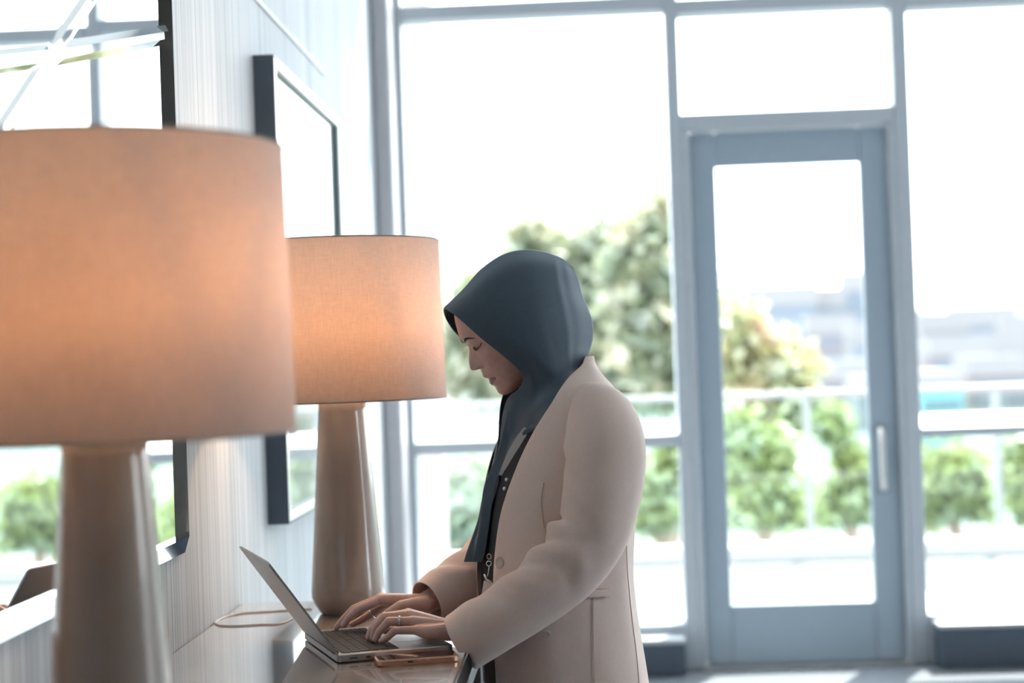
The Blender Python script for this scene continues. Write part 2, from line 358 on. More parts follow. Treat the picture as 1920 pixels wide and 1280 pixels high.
def heater(x0, x1, y0, y1, h, label):
    e = empty('baseboard_heater', ((x0 + x1) / 2, y0, 0)); tag(e, label, 'heater', 'low heaters under the window wall'); hw = (x1 - x0) / 2
    box('casing', -hw, hw, 0.006, y1 - y0, 0.006, h - 0.02, M_heater, e, bev=0.004); box('cap', -hw - 0.004, hw + 0.004, 0.0, y1 - y0, h - 0.02, h, M_heatcap, e, bev=0.006)
    for x in (-hw + 0.03, hw - 0.03): box('foot', x - 0.015, x + 0.015, 0.02, 0.06, 0.0, 0.01, M_heater, e)
heater(1.385, 2.54, 6.93, 7.05, 0.180, 'dark blue-grey low heater under the window right of the glass door')
heater(-0.70, 0.366, 6.93, 7.05, 0.150, 'dark grey low heater under the window left of the door, behind the woman')

# ------------------------------------------------------------------ console table
TZ = 0.756; TX0, TX1, TY0, TY1 = WX + 0.003, -0.237, 1.62, 3.957
tb = empty('console_table', ((TX0 + TX1) / 2, (TY0 + TY1) / 2, 0)); tag(tb, 'long glossy taupe wood console table with dark edge against the striped wall', 'table')
hx, hy = (TX1 - TX0) / 2, (TY1 - TY0) / 2
box('tabletop', -hx, hx - 0.004, -hy, hy, TZ - 0.030, TZ, M_wood, tb, bev=0.0025)
box('edge_band', hx - 0.004, hx, -hy, hy, TZ - 0.045, TZ - 0.002, M_dark, tb, bev=0.001)
box('apron', -hx + 0.02, hx - 0.02, -hy + 0.03, hy - 0.03, TZ - 0.13, TZ - 0.030, M_dark, tb, bev=0.003)
for sx in (-1, 1):
    for sy in (-1, 1):
        cx, cy = sx * (hx - 0.045), sy * (hy - 0.055)
        box('leg', cx - 0.022, cx + 0.022, cy - 0.022, cy + 0.022, 0.0, TZ - 0.13, M_dark, tb, bev=0.003)

# ------------------------------------------------------------------ table lamps
def make_lamp(x, y, label, watts, cord=None):
    e = empty('table_lamp', (x, y, TZ)); tag(e, label, 'lamp', 'twin table lamps on the console')
    h = 0.470
    prof = [(0.0, 0.0), (0.058, 0.0), (0.063, 0.003), (0.076, 0.024), (0.0805, 0.036), (0.0815, 0.048)]
    prof += [(0.0815 + (0.0515 - 0.0815) * t, 0.048 + (h - 0.048) * t) for t in np.linspace(0.05, 1, 16)] + [(0.047, h + 0.006), (0.012, h + 0.008), (0.0, h + 0.008)]
    link('base', lathe(prof, 72), M_ceramic, e, True)
    link('stem', lathe([(0.0, h), (0.010, h), (0.010, h + 0.09), (0.018, h + 0.092), (0.018, h + 0.14), (0.0, h + 0.14)], 20), M_brass, e, True)
    link('bulb', lathe([(0.0, h + 0.14), (0.013, h + 0.14), (0.015, h + 0.16), (0.028, h + 0.19), (0.031, h + 0.215), (0.024, h + 0.24), (0.0, h + 0.248)], 24), M_bulb, e, True)
    z0, z1, r0, r1, th = 0.468, 0.815, 0.232, 0.227, 0.0016
    sh = link('shade', lathe([(r0, z0), (r1, z1), (r1 - th, z1), (r0 - th, z0)], 128, True), M_shade, e, True)
    for q in sh.data.polygons: q.use_smooth = abs(q.normal.z) < 0.5
    for r, z in ((r0, z0), (r1, z1)):
        a = np.linspace(0, 2 * math.pi, 129)[:-1]; rr = r - th / 2
        G = np.array([[(rr + 0.0017 * math.cos(b)) * np.array([math.cos(t), math.sin(t), 0]) + np.array([0, 0, z + 0.0017 * math.sin(b)]) for b in np.linspace(0, 2 * math.pi, 8, endpoint=False)] for t in a])
        G = np.concatenate([G, G[:1]]); link('rim', grid_mesh(G, True), M_shaderim, sh, True)
    for k in range(3):
        a = k * 2 * math.pi / 3 + 0.4
        p = np.array([(0.012 * math.cos(a), 0.012 * math.sin(a), h + 0.135), (0.10 * math.cos(a), 0.10 * math.sin(a), z1 - 0.03), ((r1 - 0.002) * math.cos(a), (r1 - 0.002) * math.sin(a), z1 - 0.012)])
        link('harp_wire', tube_mesh(catmull(p, 14), 0.0015, 6), M_brass, e, True)
    pl = bpy.data.lights.new('bulb_light', 'POINT'); pl.energy = watts; pl.color = (1.0, 0.62, 0.35); pl.shadow_soft_size = 0.034
    po = bpy.data.objects.new('bulb_light', pl); COL.objects.link(po); po.parent = e; po.location = (0, 0, h + 0.205)
    link_b = [c for c in e.children if c.name.startswith('bulb') and c.type == 'MESH']
    if cord is not None:
        world_link('cord', tube_mesh(catmull(cord, 80), 0.0016, 8), M_cord, e, True)
    return e
zc = TZ + 0.0018
cpts = [atz(*q, zc) for q in ((585, 1141), (545, 1143), (500, 1146), (455, 1149), (425, 1155), (408, 1163), (404, 1168), (416, 1172), (445, 1172.5), (490, 1170), (530, 1167), (572, 1146))]
make_lamp(-0.586, 2.05, 'nearest table lamp, large and blurred at the left edge of the picture', 29.0)
make_lamp(-0.540, 3.76, 'table lamp standing behind the laptop, between the near lamp and the woman', 41.0, cpts)

# ------------------------------------------------------------------ mirror
def wall_pt(px, py, off=0.0): p = atx(px, py, WX); return p[1], p[2]
mY0, mY1, mZ0, mZ1 = 1.95, 3.375, 0.940, 2.45
mr = empty('wall_mirror', (WX, (mY0 + mY1) / 2, mZ0)); tag(mr, 'large wall mirror with slanting glass bars and silver border, partly hidden by the nearest lamp', 'mirror')
ox, oy, oz = WX, (mY0 + mY1) / 2, mZ0
box('backing', 0.001, 0.010, mY0 - oy + 0.012, mY1 - oy - 0.012, 0.012, mZ1 - oz - 0.012, M_dark, mr)
# panes of mirror glass meeting along raised bevelled dividers
ny, nz = wall_pt(78, 104)
def ext(px0, py0, px1, py1):
    (a, b), (c, d) = wall_pt(px0, py0), wall_pt(px1, py1); return c - a, d - b
by, bz = 0.045, 0.045
I0, I1, J0, J1 = mY0 + 0.035, mY1 - 0.035, mZ0 + 0.035, mZ1 - 0.035
dA = ext(78, 104, 308, 64); dB = ext(78, 104, 150, 0); dC = ext(78, 104, 0, 222); dD = ext(78, 104, 0, 114)
def hit(d):
    ts = []
    if d[0] > 1e-6: ts.append((I1 - ny) / d[0])
    if d[0] < -1e-6: ts.append((I0 - ny) / d[0])
    if d[1] > 1e-6: ts.append((J1 - nz) / d[1])
    if d[1] < -1e-6: ts.append((J0 - nz) / d[1])
    t = min(ts); return (ny + d[0] * t, nz + d[1] * t)
HA, HB, HC, HD = hit(dA), hit(dB), hit(dC), hit(dD)
corners = [(I1, J0), (I1, J1), (I0, J1), (I0, J0)]
def ang(p): return math.atan2(p[1] - nz, p[0] - ny) % (2 * math.pi)
rays = sorted([HA, HB, HC, HD], key=ang)
for k in range(4):
    a, b = rays[k], rays[(k + 1) % 4]; a0 = ang(a); span = (ang(b) - a0) % (2 * math.pi)
    mid = sorted([c for c in corners if 0 < (ang(c) - a0) % (2 * math.pi) < span], key=lambda c: (ang(c) - a0) % (2 * math.pi))
    poly = [(ny, nz), a] + mid + [b]; n = len(poly)
    vs = [(0.010, p[0] - oy, p[1] - oz) for p in poly] + [(0.014, p[0] - oy, p[1] - oz) for p in poly]
    fs = [tuple(range(n))[::-1], tuple(range(n, 2 * n))] + [(i, (i + 1) % n, n + (i + 1) % n, n + i) for i in range(n)]
    bm = bmesh.new(); bm.from_mesh(pyd(vs, fs)); link('mirror_pane', from_bm(bm), M_mirror, mr)
def ridge(p, q, w, h, name):
    p, q = np.array(p), np.array(q); d = (q - p) / np.linalg.norm(q - p); n = np.array([-d[1], d[0]])
    vs = []
    for c, hh in ((p, 0.0006), (p + d * 0.05, h), (q, h)):
        for o, x in ((-w, 0.0135), (-w * 0.35, 0.0135 + hh), (w * 0.35, 0.0135 + hh), (w, 0.0135)):
            v = c + n * o; vs.append((x, v[0] - oy, v[1] - oz))
    fs = [(k + i, k + (i + 1) % 4, k + 4 + (i + 1) % 4, k + 4 + i) for k in (0, 4) for i in range(4)] + [(0, 3, 2, 1), (8, 9, 10, 11)]
    bm = bmesh.new(); bm.from_mesh(pyd(vs, fs)); link(name, from_bm(bm), M_mirframe, mr)
for Hh in (HA, HB, HC, HD): ridge((ny, nz), Hh, 0.020, 0.006, 'divider')
# bevelled border: each side high on its inner edge, falling to the wall
IN = [(I0, J0), (I1, J0), (I1, J1), (I0, J1)]; OUT = [(mY0, mZ0), (mY1, mZ0), (mY1, mZ1), (mY0, mZ1)]
for k in range(4):
    j = (k + 1) % 4; vs = []
    for i_, o_ in ((IN[k], OUT[k]), (IN[j], OUT[j])):
        for p, x in ((i_, 0.012), (i_, 0.028), (o_, 0.010), (o_, 0.0)): vs.append((x, p[0] - oy, p[1] - oz))
    bm = bmesh.new(); bm.from_mesh(pyd(vs, [(0, 1, 5, 4), (1, 2, 6, 5), (2, 3, 7, 6), (3, 0, 4, 7), (0, 3, 2, 1), (4, 5, 6, 7)]))
    link('bevel_border', from_bm(bm), M_mirframe, mr)

# ------------------------------------------------------------------ framed picture
pY0, pY1, pZ0, pZ1, pD = 4.315, 5.49, 0.903, 2.100, 0.054
pc = empty('framed_picture', (WX, (pY0 + pY1) / 2, pZ0)); tag(pc, 'large pale picture in a deep dark-sided frame on the striped wall', 'picture')
hy2, hz2 = (pY1 - pY0) / 2, pZ1 - pZ0
fw = 0.026
for nm, y0, y1, z0, z1 in (('frame_side', -hy2, -hy2 + 0.006, 0, hz2), ('frame_side', hy2 - 0.006, hy2, 0, hz2), ('frame_side', -hy2 + 0.006, hy2 - 0.006, 0, 0.006), ('frame_side', -hy2 + 0.006, hy2 - 0.006, hz2 - 0.006, hz2)):
    box(nm, 0.0, pD, y0, y1, z0, z1, M_picdark, pc)
for y0, y1, z0, z1 in ((-hy2 + 0.006, -hy2 + fw, 0.006, hz2 - 0.006), (hy2 - fw, hy2 - 0.006, 0.006, hz2 - 0.006), (-hy2 + fw, hy2 - fw, 0.006, fw), (-hy2 + fw, hy2 - fw, hz2 - fw, hz2 - 0.006)):
    box('frame_face', pD - 0.012, pD + 0.001, y0, y1, z0, z1, M_picface, pc, bev=0.001)
for y0, y1, z0, z1 in ((-hy2 + fw, -hy2 + fw + 0.004, fw, hz2 - fw), (hy2 - fw - 0.004, hy2 - fw, fw, hz2 - fw), (-hy2 + fw + 0.004, hy2 - fw - 0.004, fw, fw + 0.004), (-hy2 + fw + 0.004, hy2 - fw - 0.004, hz2 - fw - 0.004, hz2 - fw)):
    box('inner_lip', pD - 0.018, pD - 0.008, y0, y1, z0, z1, M_lip, pc)
box('print', pD - 0.024, pD - 0.021, -hy2 + 0.008, hy2 - 0.008, 0.008, hz2 - 0.008, M_art, pc)
box('pane', pD - 0.018, pD - 0.015, -hy2 + fw + 0.004, hy2 - fw - 0.004, fw + 0.004, hz2 - fw - 0.004, M_picpane, pc)

# ------------------------------------------------------------------ laptop
LW, LD, LT = 0.3126, 0.2212, 0.0150
lp = empty('laptop', (-0.4708, 3.1118, TZ), 0.3614); tag(lp, 'open grey laptop that the woman types on, screen tilted back', 'laptop')
# local x: hinge -> front edge, y: near -> far
def rrect(x0, x1, y0, y1, r, n=5):
    pts = []
    for cx, cy, a0 in ((x1 - r, y1 - r, 0), (x0 + r, y1 - r, 90), (x0 + r, y0 + r, 180), (x1 - r, y0 + r, 270)):
        for k in range(n + 1):
            a = math.radians(a0 + 90 * k / n); pts.append((cx + r * math.cos(a), cy + r * math.sin(a)))
    return pts
def slab(pts, z0, z1, ch=0.0008):
    n = len(pts); c = np.mean(pts, axis=0); P = np.array(pts); ins = P + (c - P) / np.linalg.norm(P - c, axis=1)[:, None] * ch
    vs = [(*p, z0) for p in ins] + [(*p, z0 + ch) for p in P] + [(*p, z1 - ch) for p in P] + [(*p, z1) for p in ins]
    fs = [tuple(range(n))[::-1], tuple(range(3 * n, 4 * n))] + [(r * n + i, r * n + (i + 1) % n, (r + 1) * n + (i + 1) % n, (r + 1) * n + i) for r in range(3) for i in range(n)]
    return pyd(vs, fs)
base = link('base', slab(rrect(0, LD, 0, LW, 0.010), 0.0018, LT), M_alu, lp)
for x in (0.03, LD - 0.03):
    for y in (0.03, LW - 0.03): link('rubber_foot', lathe([(0, 0), (0.007, 0), (0.007, 0.002), (0, 0.002)], 14), M_well, base).location = (x, y, 0)
box('keyboard_well', 0.012, 0.122, 0.018, LW - 0.018, LT - 0.0002, LT + 0.0002, M_well, base)
kms = {}
def key(x, y, w, d):
    kk = (round(w, 4), round(d, 4))
    if kk not in kms:
        bm = bmesh.new(); bm_box(bm, -d / 2, d / 2, -w / 2, w / 2, 0, 0.0012, 0.0006, 1); kms[kk] = from_bm(bm, 'key'); kms[kk].materials.append(M_key)
    o = bpy.data.objects.new('key', kms[kk]); COL.objects.link(o); o.parent = base; o.location = (x, y, LT + 0.0002)
yl0, yl1 = 0.020, LW - 0.020
for r in range(6):
    xr = 0.022 + r * 0.0182
    pitch = (yl1 - yl0) / 14.5
    if r == 0: ws = [1.0] * 14 + [0.5]
    elif r == 1: ws = [1.0] * 13 + [1.5]
    elif r == 2: ws = [1.5] + [1.0] * 13
    elif r == 3: ws = [1.75] + [1.0] * 11 + [1.75]
    elif r == 4: ws = [2.25] + [1.0] * 10 + [2.25]
    else: ws = [1, 1, 1, 1.25, 5, 1.25, 1, 1, 1, 1]
    y = yl0
    for wk in ws:
        key(xr, y + wk * pitch / 2, wk * pitch - 0.0026, 0.0156); y += wk * pitch
link('trackpad', slab(rrect(0.132, LD - 0.008, LW / 2 - 0.065, LW / 2 + 0.065, 0.004), LT - 0.0002, LT + 0.0003, 0.0001), M_alu, base)
for x, w in ((0.030, 0.016), (0.058, 0.009), (0.076, 0.009)):
    box('port', x - w / 2, x + w / 2, -0.0003, 0.002, 0.0065, 0.0095, M_well, base, bev=0.0006)
jk = link('headphone_jack', lathe([(0, 0), (0.0018, 0), (0.0018, 0.0004), (0, 0.0004)], 14), M_well, base); jk.location = (0.094, 0, 0.008); jk.rotation_euler = (math.pi / 2, 0, 0)
TH = 0.6088
lid = empty('lid', (0.004, 0, LT + 0.001), 0, lp); lid.rotation_euler = (0, -TH, 0)
# lid local: z up along the lid, x toward the front (display side)
P = rrect(0, LW, 0, 0.219, 0.008)
n = len(P)
def lidslab(pts, x0, x1): return pyd([(x0, a, b) for a, b in pts] + [(x1, a, b) for a, b in pts], [tuple(range(len(pts)))[::-1], tuple(range(len(pts), 2 * len(pts)))] + [(i, (i + 1) % len(pts), len(pts) + (i + 1) % len(pts), len(pts) + i) for i in range(len(pts))])
shell = link('lid_shell', lidslab(P, -0.0042, -0.0006), M_alu, lid)
link('bezel', lidslab(rrect(0.001, LW - 0.001, 0.003, 0.218, 0.007), -0.0006, 0.0), M_aludark, lid)
link('display', lidslab(rrect(0.004, LW - 0.004, 0.011, 0.214, 0.005), 0.0, 0.0002), M_screen, lid)
box('hinge', -0.005, 0.004, 0.025, LW - 0.025, -0.003, 0.004, M_aludark, lid, bev=0.001)

# ------------------------------------------------------------------ phone
pn = atz(708, 1251, TZ); pa, PL, PW = 0.24, 0.150, 0.068
ph = empty('mobile_phone', (pn[0], pn[1], TZ), pa); tag(ph, 'mobile phone in a rose-gold case lying flat beside the laptop', 'phone')
link('case', slab(rrect(0, PL, 0, PW, 0.013), 0.0, 0.0115, 0.002), M_phonecase, ph, False)
link('screen', slab(rrect(0.0035, PL - 0.0035, 0.0035, PW - 0.0035, 0.010), 0.0105, 0.0117, 0.0002), M_phoneglass, ph)
for x, w in ((0.060, 0.010), (0.076, 0.008), (0.091, 0.008)): box('side_button', x - w / 2, x + w / 2, -0.0008, 0.002, 0.005, 0.008, M_phonecase if w < 0.01 else M_aludark, ph, bev=0.0006)

# ------------------------------------------------------------------ outside: terrace, railing, planting, city
M_terr = mat('pale terrace paving', (0.10, 0.10, 0.105), 0.8, noise=0.05, nscale=3)
M_conc = mat('pale rendered concrete', (0.34, 0.34, 0.34), 0.8, noise=0.03)
M_railm = mat('pale painted rail', (0.26, 0.28, 0.285), 0.5)
M_rglass = glass_mat('green balustrade glass', (0.84, 0.93, 0.91))
M_ground = mat('pale ground', (0.09, 0.10, 0.10), 0.9, noise=0.2, nscale=0.05)
M_bark = mat('grey brown bark', (0.20, 0.16, 0.13), 0.9, noise=0.2)
M_leafA = leaf_mat('tree leaves', (0.145, 0.19, 0.13), (0.24, 0.275, 0.17), (0.40, 0.375, 0.25))
M_leafB = leaf_mat('autumn leaves', (0.22, 0.26, 0.14), (0.36, 0.34, 0.17), (0.46, 0.32, 0.22))
M_leafC = leaf_mat('shrub leaves', (0.18, 0.23, 0.13), (0.29, 0.32, 0.13), (0.42, 0.42, 0.18))
TZ0 = -0.05; RY = 11.0
struct(box('terrace', -9, 12, YW + 0.14, RY + 0.25, TZ0 - 0.3, TZ0, M_terr))
col_ = box('white_column', at(776, 900, 8.4)[0], at(833, 900, 8.4)[0], 8.3, 8.55, TZ0, 3.3, M_conc, None, bev=0.01)
tag(col_, 'white square column on the terrace, behind the far lamp', 'column')
rl = empty('glass_railing', (0, RY, TZ0)); tag(rl, 'glass terrace railing with a pale top rail on a white kerb', 'railing')
box('kerb', -9, 12, 0.0, 0.24, 0.0, 0.10, M_conc, rl, bev=0.01)
box('top_rail', -9, 12, 0.085, 0.145, 1.045, 1.085, M_railm, rl, bev=0.008)
_x0 = at(1515, 850, RY + .11)[0]
for k in range(-8, 9):
    x = _x0 + k * 1.21
    box('post', x - 0.022, x + 0.022, 0.09, 0.14, 0.16, 1.045, M_railm, rl)
    box('glass_panel', x + 0.03, x + 1.18, 0.108, 0.120, 0.18, 1.03, M_rglass, rl)
GZ = -6.0
struct(box('ground', -900, 900, RY + 0.3, 1500, GZ - 1, GZ, M_ground))

def foliage(blobs, n, size, rg):
    """leaf quads scattered through a set of (centre, radii) clumps"""
    B = np.array([b[0] for b in blobs]); S = np.array([b[1] for b in blobs]); w = S.prod(1) ** .66; w = w / w.sum()
    k = rg.choice(len(blobs), n, p=w); d = rg.normal(size=(n, 3)); d /= np.linalg.norm(d, axis=1)[:, None]; r = rg.uniform(.15, 1.0, n) ** .6 * rg.choice([1.0, 1.0, 1.25, 1.5], n)
    c_ = B[k] + d * r[:, None] * S[k]
    a = rg.normal(size=(n, 3)); a /= np.linalg.norm(a, axis=1)[:, None]; b = np.cross(a, rg.normal(size=(n, 3))); b /= np.linalg.norm(b, axis=1)[:, None]
    s = size * rg.uniform(.6, 1.3, n)[:, None]; nrm = np.cross(a, b)
    V = np.stack([c_ - a * s, c_ + b * s * .5 + nrm * s * .15, c_ + a * s, c_ - b * s * .5 + nrm * s * .15], 1).reshape(-1, 3)
    me = bpy.data.meshes.new('foliage'); me.vertices.add(4 * n); me.vertices.foreach_set('co', V.astype(np.float32).ravel())
    me.loops.add(4 * n); me.loops.foreach_set('vertex_index', np.arange(4 * n, dtype=np.int32)); me.polygons.add(n)
    me.polygons.foreach_set('loop_start', np.arange(0, 4 * n, 4, dtype=np.int32)); me.update(calc_edges=True); return me
def tree(name, clumps, Y, label, m, n, size, seed, ground, cat='tree', group=None):
    """clumps: (px, py, radius px x, radius px y) of crown masses as they stand at depth Y"""
    rg = np.random.default_rng(seed); sc_ = Y / FPX; bl = []
    for x, y, rx, ry in clumps:
        p = at(x, y, Y); bl.append((p + np.array([0, rg.uniform(-.3, .3) * rx * sc_, 0]), np.array([rx, (rx + ry) / 2, ry]) * sc_))
    cx = np.mean([b[0][0] for b in bl]); e = empty(name, (cx, Y, ground)); tag(e, label, cat, group)
    world_link('foliage', foliage(bl, n, size, rg), m, e)['kind'] = 'stuff'
    low = min(b[0][2] - b[1][2] * .4 for b in bl); trunk = np.array([(cx, Y, ground), (cx + .05, Y, ground + (low - ground) * .6), (cx - .03, Y, max(low, ground + .3))])
    r0 = .02 + .012 * Y * .35; world_link('trunk', tube_mesh(catmull(trunk, 14), np.linspace(r0, r0 * .6, 14), 10), M_bark, e, True)
    for b in bl[:9]:
        world_link('branch', tube_mesh(catmull(np.array([trunk[-1], (trunk[-1] + b[0]) / 2 + np.array([0, 0, .05]), b[0]]), 8), np.linspace(r0 * .5, r0 * .15, 8), 6), M_bark, e, True)
tree('broadleaf_tree', [(1000, 470, 62, 70), (925, 560, 60, 70), (880, 650, 60, 80), (1060, 520, 80, 70), (1130, 470, 60, 60), (1000, 620, 120, 110), (1130, 600, 100, 110), (900, 710, 80, 50), (1050, 710, 120, 60), (1180, 690, 90, 70), (860, 600, 25, 40)], 30, 'leafy green tree behind the woman, seen through the left window', M_leafA, 8500, .18, 1, GZ)
tree('broadleaf_tree', [(1232, 460, 55, 85), (1240, 425, 34, 55), (1215, 560, 70, 80), (1270, 530, 60, 90), (1250, 660, 80, 90), (1300, 620, 50, 90), (1180, 520, 50, 50)], 27, 'taller leafy tree beside the mullion left of the door', M_leafA, 5200, .17, 2, GZ)
tree('broadleaf_tree', [(1385, 650, 60, 70), (1440, 690, 60, 60), (1490, 690, 42, 45), (1400, 760, 80, 70), (1470, 760, 60, 50), (1360, 610, 30, 40)], 22, 'yellowing tree seen through the left half of the door glass', M_leafB, 3800, .13, 3, GZ)
SH = [([(1400, 900, 75, 75), (1440, 850, 55, 60), (1470, 950, 70, 40), (1385, 820, 40, 50)], 'tall yellow-green shrub behind the door glass, at its left side', M_leafC),
      ([(1600, 930, 60, 48), (1560, 950, 45, 35), (1570, 800, 32, 42), (1640, 900, 40, 55), (1590, 860, 26, 30)], 'yellow-green shrub behind the door glass, beside the handle', M_leafC),
      ([(1785, 890, 60, 60), (1750, 940, 40, 45), (1825, 930, 35, 45)], 'green shrub beyond the right-hand window, next to the door frame', M_leafC),
      ([(1915, 880, 40, 75), (1965, 900, 50, 80)], 'green shrub at the right edge of the picture, beyond the lower pane', M_leafC),
      ([(1230, 910, 50, 60), (1260, 870, 40, 45), (1215, 960, 60, 40)], 'pale green shrub behind the lower left window, right of the woman', M_leafC),
      ([(880, 930, 45, 60), (860, 990, 35, 40)], 'pale green shrub behind the lower left window, left of the woman', M_leafA)]
for i, (cl_, lb, m_) in enumerate(SH): tree('shrub', cl_, 13.2 + .35 * (i % 3), lb, m_, 1700, .065, 20 + i, -1.05, 'shrub', 'shrubs beyond the railing')
pl = box('planter', -9, 12, 12.4, 14.6, GZ, -1.07, M_conc, None, bev=0.02); tag(pl, 'long white planter wall under the shrubs beyond the railing', 'planter')

# far city: blocks with window bands, each its own building
M_city = [mat('city render %d' % i, c_, 0.8, noise=0.06, nscale=0.1) for i, c_ in enumerate([(.135, .15, .18), (.145, .125, .14), (.18, .185, .195), (.12, .145, .185), (.16, .125, .13)])]
M_cwin = mat('far window glass', (0.10, 0.125, 0.16), 0.5)
M_roof = mat('far flat roof', (0.17, 0.17, 0.18), 0.8)
M_tealr = mat('teal metal siding', (0.16, 0.42, 0.44), 0.6)
CITY = [(1390, 640, 150, 70, 330, 0), (1455, 574, 150, 60, 520, 3), (1520, 578, 130, 50, 540, 0), (1603, 548, 46, 60, 560, 3), (1560, 628, 90, 90, 380, 1), (1640, 640, 90, 80, 330, 2),
        (1480, 700, 110, 90, 210, 0), (1585, 715, 100, 90, 180, 4), (1770, 622, 90, 60, 400, 2), (1850, 612, 110, 70, 430, 3), (1930, 628, 90, 70, 380, 0), (1800, 668, 110, 70, 260, 1), (1895, 662, 100, 80, 280, 2), (1660, 745, 90, 80, 150, 2), (1880, 705, 120, 70, 190, 4), (1765, 735, 80, 50, 120, 5)]
WORDS = ['pale, behind the top of the yellowing tree', 'low on the skyline left in the door glass', 'low on the skyline in the middle of the door glass', 'tall and narrow on the skyline at the right of the door glass', 'right of the yellowing tree', 'below the tall tower in the door glass',
         'behind the yellowing tree leaves', 'reddish, above the small bush in the door glass', 'just right of the door frame on the skyline', 'wide and bluish on the skyline in the right window', 'at the right edge on the skyline', 'brownish in the middle of the right window', 'pale, at the right edge under the skyline', 'low beside the door handle', 'reddish and low in the right window', 'low with a white roof and teal siding in the right window']
for (x, y, wpx, dpt, D_, ci), wd_ in zip(CITY, WORDS):
    p = at(x, y, D_); hw_ = wpx * D_ / FPX / 2; H_ = p[2] - GZ
    e = empty('city_building', (p[0], D_, GZ)); tag(e, ('far city building, ' + wd_), 'building', 'far buildings of the city')
    mt = M_tealr if ci == 5 else M_city[ci]
    box('walls', -hw_, hw_, 0, max(hw_ * 1.4, 8), 0, H_, mt, e); box('roof', -hw_ * 1.03, hw_ * 1.03, -.3, max(hw_ * 1.4, 8) + .3, H_, H_ + .012 * D_, M_roof, e)
    fl_ = max(2, int(H_ / 3.4)); nw = max(2, int(hw_ * 2 / 4.5))
    for r in range(max(0, fl_ - 6), fl_):
        box('window_band', -hw_ * .9, hw_ * .9, -.12, .1, (r + .35) * H_ / fl_, (r + .75) * H_ / fl_, M_cwin, e)
# wooded hill along the skyline
hv, hf = [], []; nh = 90
for i in range(nh):
    x = -260 + 900 * i / (nh - 1); zt = at(1096 + x / 640 * FPX, 582, 640)[2] + 6 * math.sin(i * .9) + 4 * math.sin(i * 2.3 + 1) + 3 * math.sin(i * 5.1)
    hv += [(x, 600, GZ), (x, 640, zt), (x, 740, GZ)]
for i in range(nh - 1):
    a, b = i * 3, i * 3 + 3; hf += [(a, b, b + 1, a + 1), (a + 1, b + 1, b + 2, a + 2), (a, a + 2, b + 2, b)]
M_hill = mat('wooded hillside', (0.13, 0.18, 0.19), 0.9, noise=0.3, nscale=0.04)
struct(link('hill', pyd(hv, hf), M_hill))

# ------------------------------------------------------------------ the woman
BY = math.radians(20); BF = np.array([-math.cos(BY), -math.sin(BY), 0.0]); BL = np.array([math.sin(BY), -math.cos(BY), 0.0])
PY = 3.42                                          # depth of her body axis
pO = at(1045, 1080, PY)
person = empty('person', (pO[0], PY, 0)); tag(person, 'woman in beige blazer and dark navy headscarf standing and typing on the laptop', 'person')

# ---- head: profile of the face in head coordinates (f forward, s to her left, u up)
HYAW, HPIT, HY0 = math.radians(14), math.radians(31), 3.42
HO = at(970, 625, HY0)
HFW = np.array([-math.cos(HYAW), -math.sin(HYAW), 0.0]); HLF = np.array([math.sin(HYAW), -math.cos(HYAW), 0.0])
def h2w(f, s, u):
    f, s, u = np.asarray(f), np.asarray(s), np.asarray(u)
    a = f * math.cos(HPIT) + u * math.sin(HPIT); z = -f * math.sin(HPIT) + u * math.cos(HPIT)
    return HO + a[..., None] * HFW + s[..., None] * HLF + z[..., None] * np.array([0, 0, 1.0])
def mid_at(px, py, d=0.0):
    """point d towards the camera side of the head's middle plane, seen at this pixel"""
    Y = HY0
    for _ in range(6): p = at(px, py, Y - d); Y = HY0 + (p[0] - HO[0]) * math.tan(HYAW)
    return at(px, py, Y - d)
PROF = np.array([(-.0925, .0700), (-.0918, .0800), (-.0905, .0877), (-.0852, .0944), (-.078, .0975), (-.0685, .0965), (-.0637, .0960), (-.0594, .0997), (-.0539, .1013), (-.048, .0990), (-.0443, .0972), (-.042, .1004), (-.0385, .1038), (-.0337, .1050), (-.0287, .1030), (-.0207, .1017), (-.0178, .1035), (-.0165, .1080), (-.0155, .1128), (-.0120, .1179), (-.0056, .1190), (.0042, .1145), (.0152, .1080), (.0262, .0998), (.033, .0968), (.041, .0990), (.0504, .1015), (.0596, .1020), (.0854, .0935), (.0987, .0880), (.112, .0720), (.122, .0520), (.129, .028), (.132, .004)])
BASE = np.array([(-.0925, .0700), (-.0918, .0800), (-.0905, .0877), (-.0852, .0944), (-.078, .0970), (-.0685, .0962), (-.0637, .0958), (-.055, .0965), (-.0443, .0965), (-.034, .0975), (-.0207, .0985), (-.010, .0975), (.004, .0962), (.02, .0955), (.033, .0965), (.041, .0990), (.0504, .1012), (.0596, .1015), (.0854, .0935), (.0987, .0880), (.112, .0720), (.122, .0520), (.129, .028), (.132, .004)])
WID = np.array([(-.0925, .004), (-.0918, .012), (-.0905, .019), (-.085, .027), (-.075, .037), (-.06, .048), (-.04, .058), (-.02, .0645), (0, .069), (.03, .0725), (.06, .073), (.09, .067), (.112, .050), (.122, .036), (.129, .019), (.132, .004)])
CEN = np.array([(-.0925, .062), (-.085, .045), (-.07, .028), (-.05, .012), (-.03, 0.0), (.132, 0.0)])
BAK = np.array([(-.0925, .004), (-.0905, .015), (-.085, .030), (-.07, .055), (-.05, .075), (-.03, .088), (.03, .100), (.07, .098), (.10, .075), (.12, .045), (.129, .022), (.132, .004)])
def g2(x, y, sx, sy): return np.exp(-(x / sx) ** 2 - (y / sy) ** 2)
us = np.unique(np.concatenate([np.linspace(-.0925, .132, 150), np.linspace(-.065, -.012, 60), np.linspace(-.0205, -.0140, 14)]))
ta = np.linspace(-1, 1, 181); th = np.sign(ta) * np.abs(ta) ** 1.5 * math.pi
U, A = np.meshgrid(us, th[:-1], indexing='ij')
